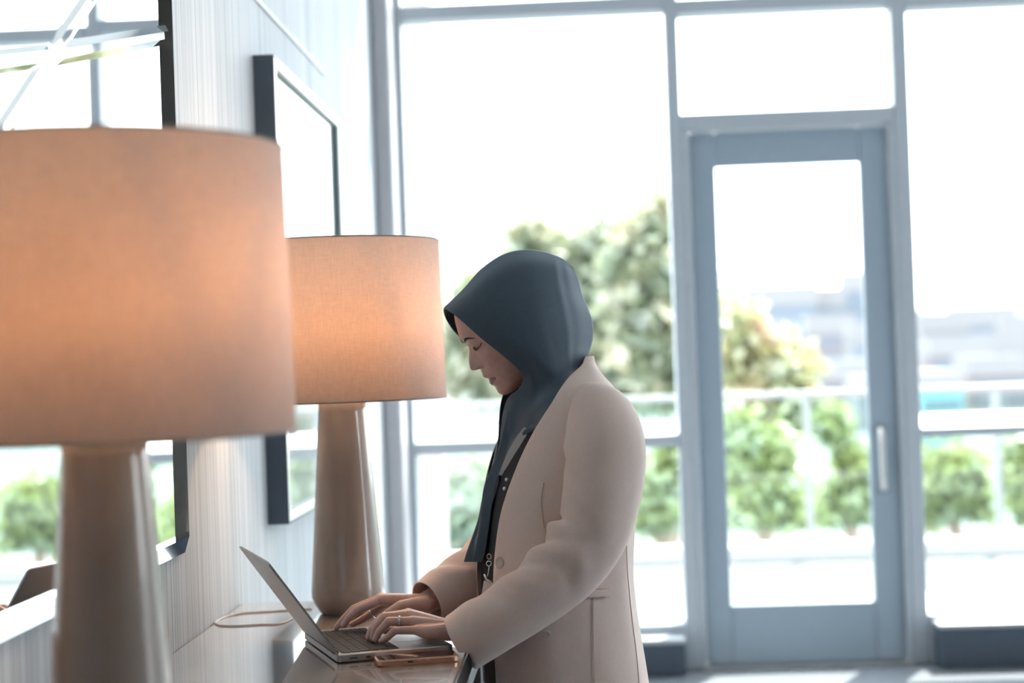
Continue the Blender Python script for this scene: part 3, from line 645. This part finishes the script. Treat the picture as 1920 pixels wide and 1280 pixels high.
def ip(T, x): return np.interp(x, T[:, 0], T[:, 1])
fb, wd, ce, bk = ip(BASE, U), ip(WID, U), ip(CEN, U), ip(BAK, U)
c, s_ = np.cos(A), np.sin(A)
e_ = 2 / 2.25
Fh = ce + np.where(c > 0, (fb - ce) * np.abs(c) ** e_, -bk * np.abs(c) ** e_)
Sh = wd * np.sign(s_) * np.abs(s_) ** e_
front = np.clip(c * 3, 0, 1)
nose = np.clip(ip(PROF, U) - fb, 0, None) * ((U > -.0207) & (U < .034))
hw = np.interp(U, [-.0207, -.016, -.008, .004, .016, .034], [.0120, .0125, .0105, .0080, .0075, .0095])
df = nose * np.exp(-np.abs(Sh / hw) ** 2.2)
lip = (ip(PROF, U) - fb) * ((U <= -.0207) & (U > -.064))
df += lip * np.exp(-np.abs(Sh / .0185) ** 3)
df -= .0035 * g2(np.abs(Sh) - .0225, U + .0478, .006, .004)                     # mouth corners
df += .0060 * g2(np.abs(Sh) - .0125, U + .0125, .0050, .0060)                   # wings of the nose
df -= .0020 * g2(np.abs(Sh) - .0185, U + .0145, .0030, .0070)
df -= .0085 * g2(np.abs(Sh) - .0310, U - .0300, .0140, .0100)                   # eye sockets
df += .0062 * g2(np.abs(Sh) - .0315, U - .0275, .0115, .0080)                   # lowered upper lids
df += .0030 * g2(np.abs(Sh) - .0270, U - .0440, .0170, .0060)                   # brow ridge
df += .0035 * g2(np.abs(Sh) - .0460, U + .0030, .0160, .0150)                   # cheek bones
df -= .0020 * g2(np.abs(Sh), U + .0260, .0030, .0060)                           # philtrum
Fh = Fh + df * front
head_v = h2w(Fh, Sh, U)
head = grid_mesh(head_v, True, 'head', True, True)
def face_f(s, u):
    """front surface of the face at (s, u): used to lay brows and lashes on it"""
    r = np.argmin(np.abs(us - u)); row_s, row_f, row_c = Sh[r], Fh[r], c[r]
    k = row_c > 0; o = np.argsort(row_s[k]); return float(np.interp(s, row_s[k][o], row_f[k][o]))

# ---- capsules for neck, trunk, arms and hands, fused with the head into one skin
def capsule(p, q, r0, r1, n=14, m=5):
    p, q = np.asarray(p, float), np.asarray(q, float); L = np.linalg.norm(q - p); d = (q - p) / max(L, 1e-9)
    x = np.cross(d, [0.31, 0.87, 0.38]); x /= np.linalg.norm(x); y = np.cross(d, x); rows = []
    for k in range(m + 1):
        t = -math.pi / 2 + (math.pi / 2) * k / m; rows.append((p + d * r0 * math.sin(t), max(r0 * math.cos(t), 1e-4)))
    for k in range(m + 1):
        t = (math.pi / 2) * k / m; rows.append((q + d * r1 * math.sin(t), max(r1 * math.cos(t), 1e-4)))
    a = np.linspace(0, 2 * math.pi, n, endpoint=False)
    G = np.array([[c_ + r * (x * math.cos(t) + y * math.sin(t)) for t in a] for c_, r in rows])
    return grid_mesh(G, True, 'cap', True, True)
def chain(pts, rs): return [capsule(pts[i], pts[i + 1], rs[i], rs[i + 1]) for i in range(len(pts) - 1)]
parts = [head]
neck0 = h2w(-.015, 0., -.05); neck1 = at(1052, 735, PY)
parts += chain([neck0, neck1], [.050, .056])
tr = [at(1055, 790, PY), at(1050, 900, PY), at(1045, 1010, PY), at(1050, 1140, PY), at(1055, 1240, PY)]
for o, rr in ((0.0, .085), (.07, .075), (-.07, .075)):
    parts += chain([p + BL * o for p in tr], [rr * .8, rr * 1.05, rr * .95, rr, rr * 1.05])
# near (left) hand
NW = at(846, 1179, 3.238)
near = dict(
    pinky=[(781, 1181, 3.214), (741, 1181.5, 3.211), (725, 1196, 3.211), (714, 1201.5, 3.211)],
    ring=[(772, 1165, 3.232), (729, 1164.5, 3.229), (711, 1184, 3.229), (704, 1199, 3.228)],
    middle=[(767, 1153.5, 3.252), (720, 1156, 3.247), (703.5, 1178, 3.246), (699, 1197.5, 3.243)],
    index=[(765, 1151, 3.272), (716, 1158, 3.268), (697, 1179, 3.264), (691, 1194, 3.262)])
far = dict(
    index=[(716, 1124, 3.378), (669, 1143.5, 3.374), (654, 1158, 3.373), (644, 1172, 3.372)],
    middle=[(713, 1122, 3.398), (664, 1141.5, 3.398), (645, 1160, 3.400), (631, 1176, 3.402)],
    ring=[(722, 1131, 3.416), (693, 1153, 3.415), (675, 1163, 3.416), (660, 1170, 3.417)],
    pinky=[(730, 1136, 3.434), (703, 1153, 3.436), (689, 1160, 3.438), (678, 1164, 3.440)])
R = dict(pinky=(.0088, .0076, .0066, .0056), ring=(.0100, .0087, .0075, .0062), middle=(.0105, .0090, .0078, .0064), index=(.0105, .0090, .0078, .0064))
FW_ = at(802, 1128, 3.405)
tips = []; knuckles = {}
for nm, H, wr in (('near', near, NW), ('far', far, FW_)):
    for k, ps in H.items():
        q = [at(*p) for p in ps]; knuckles[nm, k] = q
        parts += chain(q, R[k]); tips.append((q[-1], q[-1] - q[-2]))
        parts.append(capsule(wr + (q[0] - wr) * .12, q[0], .0165 if nm == 'near' else .0155, R[k][0] * 1.12))
    parts += [capsule(wr + np.array([0, .012, 0]), wr + np.array([0, -.012, 0]), .0185, .0185)]
# heel of the near hand and its little-finger side
parts += chain([at(840, 1184, 3.222), at(800, 1185, 3.214), knuckles['near', 'pinky'][0]], [.0175, .0135, .0095])
parts += chain([at(830, 1176, 3.262), at(775, 1178, 3.290), at(742, 1179, 3.296), at(722, 1182, 3.294)], [.0150, .0110, .0090, .0070])       # near thumb, beyond the palm
parts += chain([at(798, 1131, 3.385), at(752, 1136, 3.362), at(728, 1150, 3.352), at(708, 1164, 3.348)], [.0165, .0120, .0098, .0072])        # far thumb
tips.append((at(708, 1164, 3.348), at(708, 1164, 3.348) - at(728, 1150, 3.352)))
# forearms and upper arms
parts += chain([NW, at(930, 1160, 3.21), at(1082, 1040, 3.205), at(1132, 800, 3.262)], [.0230, .034, .040, .048])
parts += chain([FW_, at(880, 1085, 3.48), at(975, 1000, 3.58), at(1015, 775, 3.58)], [.0225, .032, .038, .046])
fused = evaluated(join_meshes(parts), [('REMESH', dict(mode='VOXEL', voxel_size=0.0016, use_smooth_shade=True)), ('SMOOTH', dict(factor=0.5, iterations=3))])
nv = len(fused.vertices); co = np.empty(nv * 3, np.float32); fused.vertices.foreach_get('co', co); co = co.reshape(-1, 3).astype(float)
rel = co - HO; aa, sl, zz = rel @ HFW, rel @ HLF, rel[:, 2]
fl = aa * math.cos(HPIT) - zz * math.sin(HPIT); ul = aa * math.sin(HPIT) + zz * math.cos(HPIT)
colr = np.tile(np.array([0.60, 0.375, 0.31]), (nv, 1))
colr *= (0.97 + 0.06 * np.sin(co[:, :1] * 90) * np.sin(co[:, 2:] * 80))
def blend(wt, col): 
    global colr
    colr = colr * (1 - wt[:, None]) + np.array(col) * wt[:, None]
isface = (fl > .06) & (np.abs(sl) < .06)
lt = np.clip(1 - np.abs(sl) / .0225, 0, 1); cl = -.0445 - .004 * (np.abs(sl) / .022) ** 2
up = np.clip((ul - cl) / np.maximum(.0125 * lt ** .6, 1e-4), -9, 9); dn = np.clip((cl - ul) / np.maximum(.0150 * lt ** .6, 1e-4), -9, 9)
inl = isface & (lt > 0) & (((up >= 0) & (up < 1)) | ((dn >= 0) & (dn < 1)))
blend(inl * .75, (0.30, 0.115, 0.105))
blend((isface & (np.abs(ul - cl) < .0013) & (lt > 0)) * .8, (0.10, 0.04, 0.04))
blend(isface * .30 * g2(np.abs(sl) - .040, ul + .012, .018, .014), (0.50, 0.23, 0.19))
blend(isface * .45 * g2(np.abs(sl) - .031, ul - .026, .013, .008), (0.25, 0.14, 0.12))
blend(isface * .75 * g2(np.abs(sl) - .0075, ul + .0170, .0022, .0022), (0.10, 0.05, 0.04))
for p, d in tips:
    d = d / np.linalg.norm(d); v = co - (p + d * .001); al = v @ d
    side = np.cross(d, np.cross([0, 0, 1.0], d)); side /= np.linalg.norm(side)
    blend(((v @ side > .0026) & (np.abs(al) < .0065) & (np.linalg.norm(v - np.outer(al, d), axis=1) < .0085)) * .5, (0.62, 0.40, 0.34))
ca = fused.color_attributes.new('Col', 'FLOAT_COLOR', 'POINT'); ca.data.foreach_set('color', np.concatenate([colr, np.ones((nv, 1))], 1).astype(np.float32).ravel())
body = world_link('body', fused, M_skin, person, True)

# brows and lashes lie on the face
for sg in (1, -1):
    pts = [(.0110, .0435), (.0180, .0475), (.0270, .0495), (.0360, .0475), (.0430, .0430)]
    P_ = catmull(pts, 16); pw = np.array([h2w(face_f(sg * a, b) + .0006, sg * a, b) for a, b in P_])
    G = []
    for i, p in enumerate(pw):
        t = i / 15; hgt = .0033 * (1 - .75 * t ** 2) * min(1, .4 + t * 4); upv = h2w(0., 0., 1.) - h2w(0., 0., 0.); fv = h2w(1., 0., 0.) - h2w(0., 0., 0.)
        G.append([p + upv * hgt * math.cos(b) + fv * .0012 * math.sin(b) for b in np.linspace(0, 2 * math.pi, 8, endpoint=False)])
    world_link('eyebrow', grid_mesh(np.array(G), True, 'brow', True, True), M_hair, body, True)
    pts = [(.0195, .0275), (.0250, .0235), (.0320, .0215), (.0390, .0235), (.0450, .0280)]
    P_ = catmull(pts, 16); vs, fs = [], []
    for i, (a, b) in enumerate(P_):
        p = h2w(face_f(sg * a, b) + .0004, sg * a, b); ll = .0060 * math.sin(math.pi * (0.15 + .8 * i / 15))
        fv = h2w(.92, sg * (a - .031) * 18, -.42) - h2w(0., 0., 0.); upv = h2w(0., 0., 1.) - h2w(0., 0., 0.)
        vs += [p + upv * .0012, p - upv * .0008, p + fv * ll]
    for i in range(15):
        a, b = i * 3, i * 3 + 3; fs += [(a, b, b + 2, a + 2), (a + 1, a + 2, b + 2, b + 1), (a, a + 1, b + 1, b)]
    world_link('eyelashes', pyd(vs, fs), M_hair, body)

# ---- blouse and blazer trunk: rings given by the silhouette's front and back and a half breadth
RINGS = [(668, 1042, 1112, .058), (684, 1022, 1116, .066), (704, 998, 1128, .092), (728, 976, 1148, .135), (752, 960, 1160, .163), (800, 942, 1172, .176), (860, 920, 1182, .183), (940, 904, 1188, .182), (1010, 898, 1186, .176), (1080, 895, 1184, .177), (1160, 900, 1192, .186), (1250, 907, 1206, .194), (1360, 912, 1222, .200), (1470, 914, 1236, .205)]
LAP = [1098, 1090, 1066, 1047, 1031, 999, 968, 939, 927, 922, 922, 926, 932, 940]
FARL = [150, 120, 80, 52, 42, 34, 29, 25, 21, 17, 14, 14, 18, 24]
def ring_params(y, xf, xb, b):
    pf, pb = at(xf, y, PY), at(xb, y, PY); half = (pb[0] - pf[0]) / 2
    a = math.sqrt(max(half ** 2 - (b * math.sin(BY)) ** 2, 0.0009)) / math.cos(BY)
    return np.array([(pf[0] + pb[0]) / 2, PY, (pf[2] + pb[2]) / 2]), a, b
def ring_pt(cn, a, b, t, e=2 / 2.3):
    return cn + BF * a * math.copysign(abs(math.cos(t)) ** e, math.cos(t)) + BL * b * math.copysign(abs(math.sin(t)) ** e, math.sin(t))
ctrl, inner = [], []
NB = 46
for (y, xf, xb, b), lx, fd in zip(RINGS, LAP, FARL):
    cn, a, b = ring_params(y, xf, xb, b)
    ts = np.radians(np.linspace(2, 150, 300)); xs = np.array([proj(ring_pt(cn, a, b, t))[0] for t in ts])
    tn = ts[np.argmax(xs >= lx)] if (xs >= lx).any() else ts[-1]
    tl = np.linspace(tn, 2 * math.pi - math.radians(fd), NB)
    ctrl.append([ring_pt(cn, a, b, t) for t in tl])
    inner.append([ring_pt(cn, a - .010, b - .010, t) for t in np.linspace(0, 2 * math.pi, 48, endpoint=False)])
G = catmull(np.array(ctrl), 110)
# soft vertical folds below the arm and a shaped waist
for i in range(G.shape[0]):
    v = i / (G.shape[0] - 1); k = np.linspace(0, 1, NB)
    amp = .0035 * np.clip((v - .35) * 3, 0, 1)
    off = amp * (np.sin(k * 34 + v * 5) + .6 * np.sin(k * 61 - v * 9)) * np.exp(-((k - .30) / .22) ** 2)
    cc = G[i].mean(0); rad = G[i] - cc; rad[:, 2] = 0; rad /= np.linalg.norm(rad, axis=1)[:, None]; G[i] += rad * off[:, None]
def smooth_solid(o, th, sub=0, off=-1):
    m = o.modifiers.new('thickness', 'SOLIDIFY'); m.thickness = th; m.offset = off
    if sub: q = o.modifiers.new('sub', 'SUBSURF'); q.levels = sub; q.render_levels = sub
blz = world_link('blazer', grid_mesh(G[:, ::-1], False, 'blazer'), M_blazer, person, True); smooth_solid(blz, .004, 1)
blz['label'] = 'collarless beige blazer, open at the front'
TRUNK = G
Gi = catmull(np.array(inner), 60)
top = world_link('blouse', grid_mesh(Gi[20:44], True, 'blouse', True, True), M_blouse, person, True)

from mathutils.bvhtree import BVHTree
def bvh_of(G_, wrap):
    m_ = grid_mesh(G_, wrap); t = BVHTree.FromPolygons([v.co for v in m_.vertices], [tuple(p_.vertices) for p_ in m_.polygons]); bpy.data.meshes.remove(m_); return t
BLOUSE = bvh_of(Gi[6:50], True)
def blouse_Y(px, py, lift):
    r_ = BLOUSE.ray_cast(Vector(EYE), Vector(_ray(px, py)).normalized())
    return (r_[0].y if r_[0] else PY) - lift
TRUNK_BVH = bvh_of(TRUNK, False)
def surf(px, py):
    """nearest-to-camera blazer trunk vertex seen at a pixel, with outward normal"""
    h_, n_, i_, d_ = TRUNK_BVH.ray_cast(Vector(EYE), Vector(_ray(px, py)).normalized())
    if h_ is None: h_, n_, i_, d_ = TRUNK_BVH.find_nearest(Vector(at(px, py, PY - .15)))
    n_ = np.array(n_); h_ = np.array(h_)
    return h_, (n_ if n_ @ (EYE - h_) > 0 else -n_)

# ---- sleeves
# creases: centre along the sleeve, angle round it, slant, width, spread, height
CREASES = [(.555, 4.5, .00, .016, .80, -.013), (.605, 4.4, .03, .022, .95, .012), (.655, 4.1, .05, .016, .90, -.009), (.700, 3.9, .06, .022, 1.0, .0065), (.745, 3.7, .07, .018, .9, -.006), (.800, 3.6, .06, .026, 1.0, .005), (.860, 3.5, .05, .020, .8, -.0045), (.920, 3.6, .03, .030, .9, .0035),
           (.30, 3.9, -.09, .035, .8, .0035), (.37, 3.8, -.09, .028, .7, -.0035), (.45, 3.3, -.10, .035, .7, .003), (.50, 3.0, -.10, .025, .6, -.003), (.66, 2.5, -.05, .020, .5, -.004), (.62, 2.4, -.05, .025, .5, .004)]
def sleeve(ctrl, seed, cuff=True, NS=170):
    K = catmull(np.array([np.append(at(x, y, Y), r) for x, y, Y, r in ctrl]), NS); path, rad = K[:, :3], K[:, 3]
    T, N, B = frames(path); n = 64; a = np.linspace(0, 2 * math.pi, n, endpoint=False); L = []
    for i in range(NS):
        v = i / (NS - 1); dirs = N[i][None] * np.cos(a)[:, None] + B[i][None] * np.sin(a)[:, None]
        fold = .0016 * np.sin(v * 17 + a * 2 + seed) * np.clip(v * 3 - .5, 0, 1)
        for v0, a0, k_, w_, l_, h_ in CREASES: fold = fold + h_ * np.exp(-((v - v0 - k_ * (a - a0)) / w_) ** 2) * np.exp(-((a - a0) / l_) ** 2)
        L.append(path[i] + dirs * (rad[i] + fold)[:, None])
    L = np.array(L)
    P_ = L.reshape(-1, 3)                                    # the cuff rests on the table top and spills over its edge
    P_[:, 2] = np.where((P_[:, 0] < TX1 + .006) & (P_[:, 2] < TZ + .004), TZ + .004, P_[:, 2])
    P_[:, 2] = np.where((P_[:, 0] < -.262) & (P_[:, 2] < TZ + LT + .003), TZ + LT + .003, P_[:, 2])
    if cuff:
        ends = []
        for k, (sc, bk_) in enumerate(((.975, 0.0), (.94, .002), (.92, .02), (.88, .06))):
            cc = path[-1 - int(bk_ / .0035)]; ends.append(cc + (L[-1] - path[-1]) * sc - T[-1] * bk_ * 0)
        L = np.concatenate([L, np.array(ends)])
    return grid_mesh(L, True, 'sleeve', True, False)
near_s = [(1088, 742, 3.335, .022), (1106, 756, 3.305, .046), (1124, 782, 3.272, .066), (1134, 825, 3.245, .075), (1134, 880, 3.230, .0765), (1126, 940, 3.220, .075), (1110, 996, 3.212, .070), (1074, 1050, 3.206, .0665), (1030, 1093, 3.205, .0635), (977, 1134, 3.207, .0610), (918, 1171, 3.213, .0590), (866, 1204, 3.222, .0560)]
far_s = [(1030, 752, 3.525, .030), (1018, 775, 3.56, .060), (1006, 850, 3.585, .070), (990, 930, 3.585, .070), (966, 1005, 3.570, .068), (920, 1054, 3.530, .062), (862, 1094, 3.470, .055), (800, 1130, 3.408, .0440)]
for cs, sd in ((near_s, 1), (far_s, 2)):
    sl_ = world_link('sleeve', sleeve(cs, sd), M_blazer, blz, True)
    q = sl_.modifiers.new('sub', 'SUBSURF'); q.levels = 1; q.render_levels = 1

# buttons, pocket, seams
def button(p, n, r, parent, mt=M_button):
    me = lathe([(0, 0), (r * .95, 0), (r, r * .12), (r * .95, r * .28), (r * .75, r * .30), (r * .68, r * .2), (0, r * .18)], 24)
    q = Vector(n).to_track_quat('Z', 'Y').to_matrix().to_4x4(); me.transform(Matrix.Translation(Vector(p)) @ q); world_link('button', me, mt, parent, True)
p, nrm = surf(938, 1054); button(p + nrm * .001, nrm, .0115, blz)
nn = np.array([-.10, -.80, -.55]); nn /= np.linalg.norm(nn); button(at(1024, 1187, 3.168), nn, .0085, blz)
def strip(pts, width, name, m, parent, lift=.0010, th=.0008):
    """narrow band of cloth lying on the blazer through the given pixels"""
    S_ = [surf(*q) for q in pts]; P_ = catmull(np.array([a + b * lift for a, b in S_]), 20); Nn = catmull(np.array([b for a, b in S_]), 20); Tn = np.gradient(P_, axis=0); vs = []
    for p_, n_, t_ in zip(P_, Nn, Tn):
        t_ = t_ / np.linalg.norm(t_); n_ = n_ / np.linalg.norm(n_); b_ = np.cross(t_, n_)
        vs.append([p_ - b_ * width / 2 - n_ * th, p_ - b_ * width / 2 + n_ * th, p_ + b_ * width / 2 + n_ * th, p_ + b_ * width / 2 - n_ * th])
    return world_link(name, grid_mesh(np.array(vs), True, name, True, True), m, parent)
strip([(1086, 1112), (1104, 1112.5), (1122, 1112), (1141, 1111)], .013, 'pocket_flap', M_blazer, blz, .004, .003)
strip([(1090, 1104), (1110, 1104.5), (1125, 1104), (1141, 1103)], .0010, 'seam_or_shade', M_seamshade, blz)
strip([(1088, 1120), (1104, 1120.5), (1122, 1120), (1141, 1119)], .0014, 'seam_or_shade', M_seamshade, blz, .0045)  # darker strip painting the shade along the pocket flap's lower edge
strip([(1020, 905), (1015, 935), (1017, 962), (1021, 990)], .0008, 'seam_or_shade', M_seamshade, blz)
strip([(1112, 1120), (1112, 1170), (1113, 1230), (1115, 1290)], .0008, 'seam_or_shade', M_seamshade, blz)
strip([(1176, 960), (1174, 1040), (1181, 1130), (1194, 1240), (1198, 1300)], .0008, 'seam_or_shade', M_seamshade, blz)

# ---- headscarf: near half laid out row by row (pixel, pixel, distance from the head's middle plane), far half mirrored
HOOD = [
 [(832, 578, 0), (868, 543, 0), (905, 502, 0), (950, 474, 0), (1000, 468, 0), (1050, 482, 0), (1074, 501, 0)],
 [(839, 582, .024), (874, 557, .044), (912, 526, .056), (955, 502, .060), (1003, 494, .058), (1050, 504, .040), (1084, 522, 0)],
 [(853, 591, .046), (886, 576, .070), (924, 556, .082), (966, 542, .087), (1010, 536, .084), (1056, 543, .058), (1094, 556, 0)],
 [(877, 612, .062), (905, 600, .081), (940, 587, .093), (977, 578, .098), (1018, 576, .094), (1066, 584, .066), (1111, 598, 0)],
 [(902, 634, .072), (926, 625, .088), (956, 617, .097), (990, 613, .101), (1026, 614, .096), (1072, 620, .070), (1113, 632, 0)],
 [(936, 661, .079), (956, 653, .091), (980, 649, .098), (1006, 648, .099), (1036, 651, .093), (1072, 656, .070), (1105, 662, 0)],
 [(966, 687, .080), (984, 683, .088), (1003, 682, .094), (1022, 684, .096), (1046, 688, .092), (1072, 690, .070), (1095, 688, 0)],
 [(980, 706, .074), (993, 709, .083), (1008, 713, .090), (1026, 716, .093), (1046, 718, .092), (1068, 716, .080), (1088, 712, .030)],
 [(974, 727, .056), (987, 738, .072), (1003, 745, .084), (1021, 748, .092), (1040, 747, .096), (1060, 742, .096), (1078, 735, .085)],
 [(954, 744, .032), (966, 762, .055), (983, 773, .074), (1003, 777, .090), (1024, 775, .102), (1044, 768, .108), (1062, 758, .105)],
 [(943, 775, .016), (954, 795, .046), (970, 806, .070), (990, 808, .090), (1010, 802, .106), (1030, 792, .116), (1048, 780, .116)],
 [(938, 824, .008), (946, 838, .036), (954, 838, .058), (963, 828, .078), (974, 816, .096), (988, 803, .108), (1006, 790, .112)],
 [(934, 884, .004), (939, 886, .016), (945, 876, .030), (952, 862, .044), (960, 847, .058), (970, 831, .070), (985, 809, .082)],
]
def hood_pt(r, q):
    p_ = mid_at(*q)
    if r >= 6:
        yb = blouse_Y(q[0], q[1], .006 if q[0] < 1035 else 0.0)
        if yb < p_[1] and yb < PY - .01: p_ = at(q[0], q[1], p_[1] + (yb - p_[1]) * min(1, (r - 5) / 2))
    return p_
near_h = np.array([[hood_pt(r, q) for q in row] for r, row in enumerate(HOOD)])
near_h = catmull(np.swapaxes(catmull(near_h, 90), 0, 1), 60).swapaxes(0, 1)       # (rows, columns, 3)
# gentle folds running down the back of the hood and across the neck
for i in range(90):
    v = i / 89; u_ = np.linspace(0, 1, 60); dd = (near_h[i] - HO) @ HLF
    f_ = .0014 * np.exp(-((u_ - .80) / .02) ** 2) - .0018 * np.exp(-((u_ - .85) / .03) ** 2)
    f_ = f_ * np.clip(dd / .03, 0, 1) * np.clip((.75 - v) * 4, 0, 1) + .0028 * np.clip((v - .45) * 4, 0, 1) * np.sin(u_ * 20 - v * 16) * np.clip(u_ * 5, 0, 1)
    near_h[i] += HLF[None] * f_[:, None]
dist = (near_h - HO) @ HLF
far_h = near_h - 2 * dist[..., None] * HLF
_rv = np.linspace(0, 1, 90)[:, None]; _cv = np.linspace(0, 1, 60)[None, :]
far_h += HFW * (.013 * np.exp(-((_rv - .28) / .12) ** 2) * np.clip(1 - _cv * 3.2, 0, 1) ** 1.5 * np.clip(_rv * 14, 0, 1))[..., None]
both = join_meshes([grid_mesh(near_h, False), grid_mesh(far_h[:, ::-1], False)])
bm = bmesh.new(); bm.from_mesh(both); bmesh.ops.remove_doubles(bm, verts=bm.verts[:], dist=.0008); sc_me = from_bm(bm, 'headscarf')
scarf = world_link('headscarf', sc_me, M_scarf, person, True); smooth_solid(scarf, .0025, 1, 0)
scarf['label'] = 'dark navy crepe headscarf wrapped round head and neck'
# hanging end of the scarf in front of the chest: front silhouette x, near edge x
TAIL = [(770, 946, 985), (820, 939, 968), (868, 930, 945), (905, 910, 932), (940, 903, 924), (975, 896, 919), (1010, 884, 914), (1035, 875, 910), (1053, 870, 904)]
rows = []
for k, (y, xf, xn) in enumerate(TAIL):
    t = k / (len(TAIL) - 1); y2 = y + 4 * (t > .95); wv = .004 + .005 * t
    Pn = at(xn, y, PY - .055 - .012 * (1 - t)); Pf = at(xf, y, PY - .030)
    row = []
    for j, q in enumerate(np.linspace(0, 1, 9)):
        if q < .5: w2 = q / .5; p_ = Pn * (1 - w2) + Pf * w2; p_ = p_ - np.array([.010 * math.sin(math.pi * w2), 0, 0]) * (1 - t * .5)
        else: w2 = (q - .5) / .5; p_ = Pf + np.array([.030 * w2 ** 2 + wv * math.sin(w2 * 9), .075 * w2, -.006 * w2 * t])
        row.append(p_ + np.array([wv * .8 * math.sin(j * 2.1 + t * 3), 0, 0]) * (q > .1) * (q < .45))
    rows.append(row)
Gt = catmull(np.swapaxes(catmull(np.array(rows), 60), 0, 1), 40).swapaxes(0, 1)
tail = world_link('scarf_end', grid_mesh(Gt, False), M_scarf, scarf, True); smooth_solid(tail, .0015, 1, 0)

# ---- lanyard, badge, pearl buttons, rings
ly = empty('lanyard', (pO[0], PY, 0)); ly.parent = person; ly.location = (0, 0, 0)
def ribbon(pts, name, m, parent, th=.0006):
    """pts: (px, py, Y, half width in pixels along x/y direction)"""
    L_ = []
    for x, y, Y, wx, wy in pts:
        Y = blouse_Y(x, y, Y)
        a, b = at(x - wx, y - wy, Y), at(x + wx, y + wy, Y + .002); o = np.array([0, -th, 0]); L_.append([a, a + o, b + o, b])
    Gg = catmull(np.array(L_), 30); return world_link(name, grid_mesh(Gg, True, name, True, True), m, parent)
strap = ribbon([(993, 806, .001, 10, 6), (983, 822, .001, 12, 7), (968, 846, .001, 12, 7), (953, 871, .001, 9, 5), (940, 892, .002, 5, 3)], 'strap', M_lanyard, ly)
ribbon([(935, 884, .010, 4, 3), (932, 902, .010, 7, 3), (927, 922, .010, 6, 2), (921, 944, .010, 2, 1)], 'strap', M_lanyard, ly)
for k in range(7):
    x, y = 956.5 + k * 2.6, 862 - k * 4.2
    ribbon([(x - 3.2, y - 2.0, .0022, .5, .8), (x, y, .0022, .6, .9), (x + 3.2, y + 2.0, .0022, .5, .8)], 'print_bar', M_ink if k < 3 else M_teal, strap, .0002)
for k in range(6):
    x, y = 963 + k * 2.7, 866 - k * 4.4
    ribbon([(x - .6, y + .9, .0022, .7, .5), (x, y, .0022, .7, .5), (x + .6, y - .9, .0022, .7, .5)], 'print_mark', M_ink, strap, .0002)
def ringmesh(c_, ax, R_, r_, sx=1.0, n=26):
    q = Vector(ax).to_track_quat('Z', 'Y').to_matrix(); a = np.linspace(0, 2 * math.pi, n + 1)
    pth = np.array([np.array(c_) + np.array(q @ Vector((R_ * sx * math.cos(t), R_ * math.sin(t), 0))) for t in a]); return tube_mesh(pth, r_, 7, False)
HK = 3.300
world_link('hook', ringmesh(at(917, 1043, HK), (0.2, -1, 0), .0050, .0009, .8), M_silver, ly, True)
world_link('hook', ringmesh(at(916.5, 1056, HK), (0.2, -1, 0), .0048, .0009), M_silver, ly, True)
world_link('hook', tube_mesh(np.array([at(917, 1061, HK), at(916, 1070, HK), at(914, 1080, HK)]), .0010, 7), M_silver, ly, True)
world_link('clip', tube_mesh(np.array([at(908, 1076, HK), at(912, 1086, HK), at(921, 1091, HK)]), .0022, 8), M_silver, ly, True)
a0, a1, a2, a3 = (at(x, y, HK + .004) for x, y in ((907, 1088), (931, 1094), (927, 1160), (897, 1152)))
off = np.array([0, .002, 0]); world_link('badge_card', pyd([a0, a1, a2, a3, a0 + off, a1 + off, a2 + off, a3 + off], [(0, 1, 2, 3), (7, 6, 5, 4), (0, 4, 5, 1), (1, 5, 6, 2), (2, 6, 7, 3), (3, 7, 4, 0)]), M_badge, ly)
for x, y in ((950, 899), (946, 916)):
    c_ = at(x, y, blouse_Y(x, y, .002)); me = lathe([(0, -.004), (.003, -.003), (.0042, 0), (.003, .003), (0, .004)], 14); me.transform(Matrix.Translation(Vector(c_))); world_link('pearl_button', me, M_pearl, top, True)
q0, q1 = knuckles['near', 'ring'][:2]; cr_ = q0 + (q1 - q0) * .52
world_link('finger_ring', ringmesh(cr_, q1 - q0, .0104, .0011), M_silver, body, True)
world_link('finger_ring', ringmesh(cr_ + (q1 - q0) * .05, q1 - q0, .0104, .0009), M_silver, body, True)
q0, q1 = knuckles['far', 'ring'][:2]; world_link('finger_ring', ringmesh(q0 + (q1 - q0) * .85, q1 - q0, .0098, .0012), M_silver, body, True)

# ---- trousers and shoes
hipc = at(1050, 1260, PY)
def leg(sd):
    rows_ = []
    for z, a_, b_, sp, fo in ((.86, .115, .10, .075, 0), (.74, .105, .095, .085, 0), (.60, .090, .085, .088, .005), (.45, .072, .070, .090, .010), (.25, .066, .062, .092, 0), (.06, .062, .058, .094, -.005)):
        cn = np.array([hipc[0], PY, z]) + BL * sd * sp + BF * fo; rows_.append([cn + BF * a_ * math.cos(t) + BL * b_ * math.sin(t) for t in np.linspace(0, 2 * math.pi, 28, endpoint=False)])
    return grid_mesh(catmull(np.array(rows_), 40), True, 'leg', True, True)
world_link('trousers', evaluated(join_meshes([leg(1), leg(-1)]), [('REMESH', dict(mode='VOXEL', voxel_size=0.008)), ('SMOOTH', dict(factor=.5, iterations=4))]), M_trousers, person, True)
for sd in (1, -1):
    rows_ = []
    for f_, w_, h_ in ((-.085, .012, .03), (-.075, .030, .055), (-.04, .034, .070), (.02, .036, .062), (.07, .043, .040), (.12, .044, .030), (.155, .032, .024), (.168, .010, .012)):
        cn = np.array([hipc[0], PY, 0]) + BL * sd * .095 + BF * (f_ - .01); rows_.append([cn + BL * w_ * math.cos(t) + np.array([0, 0, h_ / 2 * (1 + math.sin(t))]) for t in np.linspace(0, 2 * math.pi, 20, endpoint=False)])
    world_link('shoe', grid_mesh(catmull(np.array(rows_), 36), True, 'shoe', True, True), M_leather, person, True)
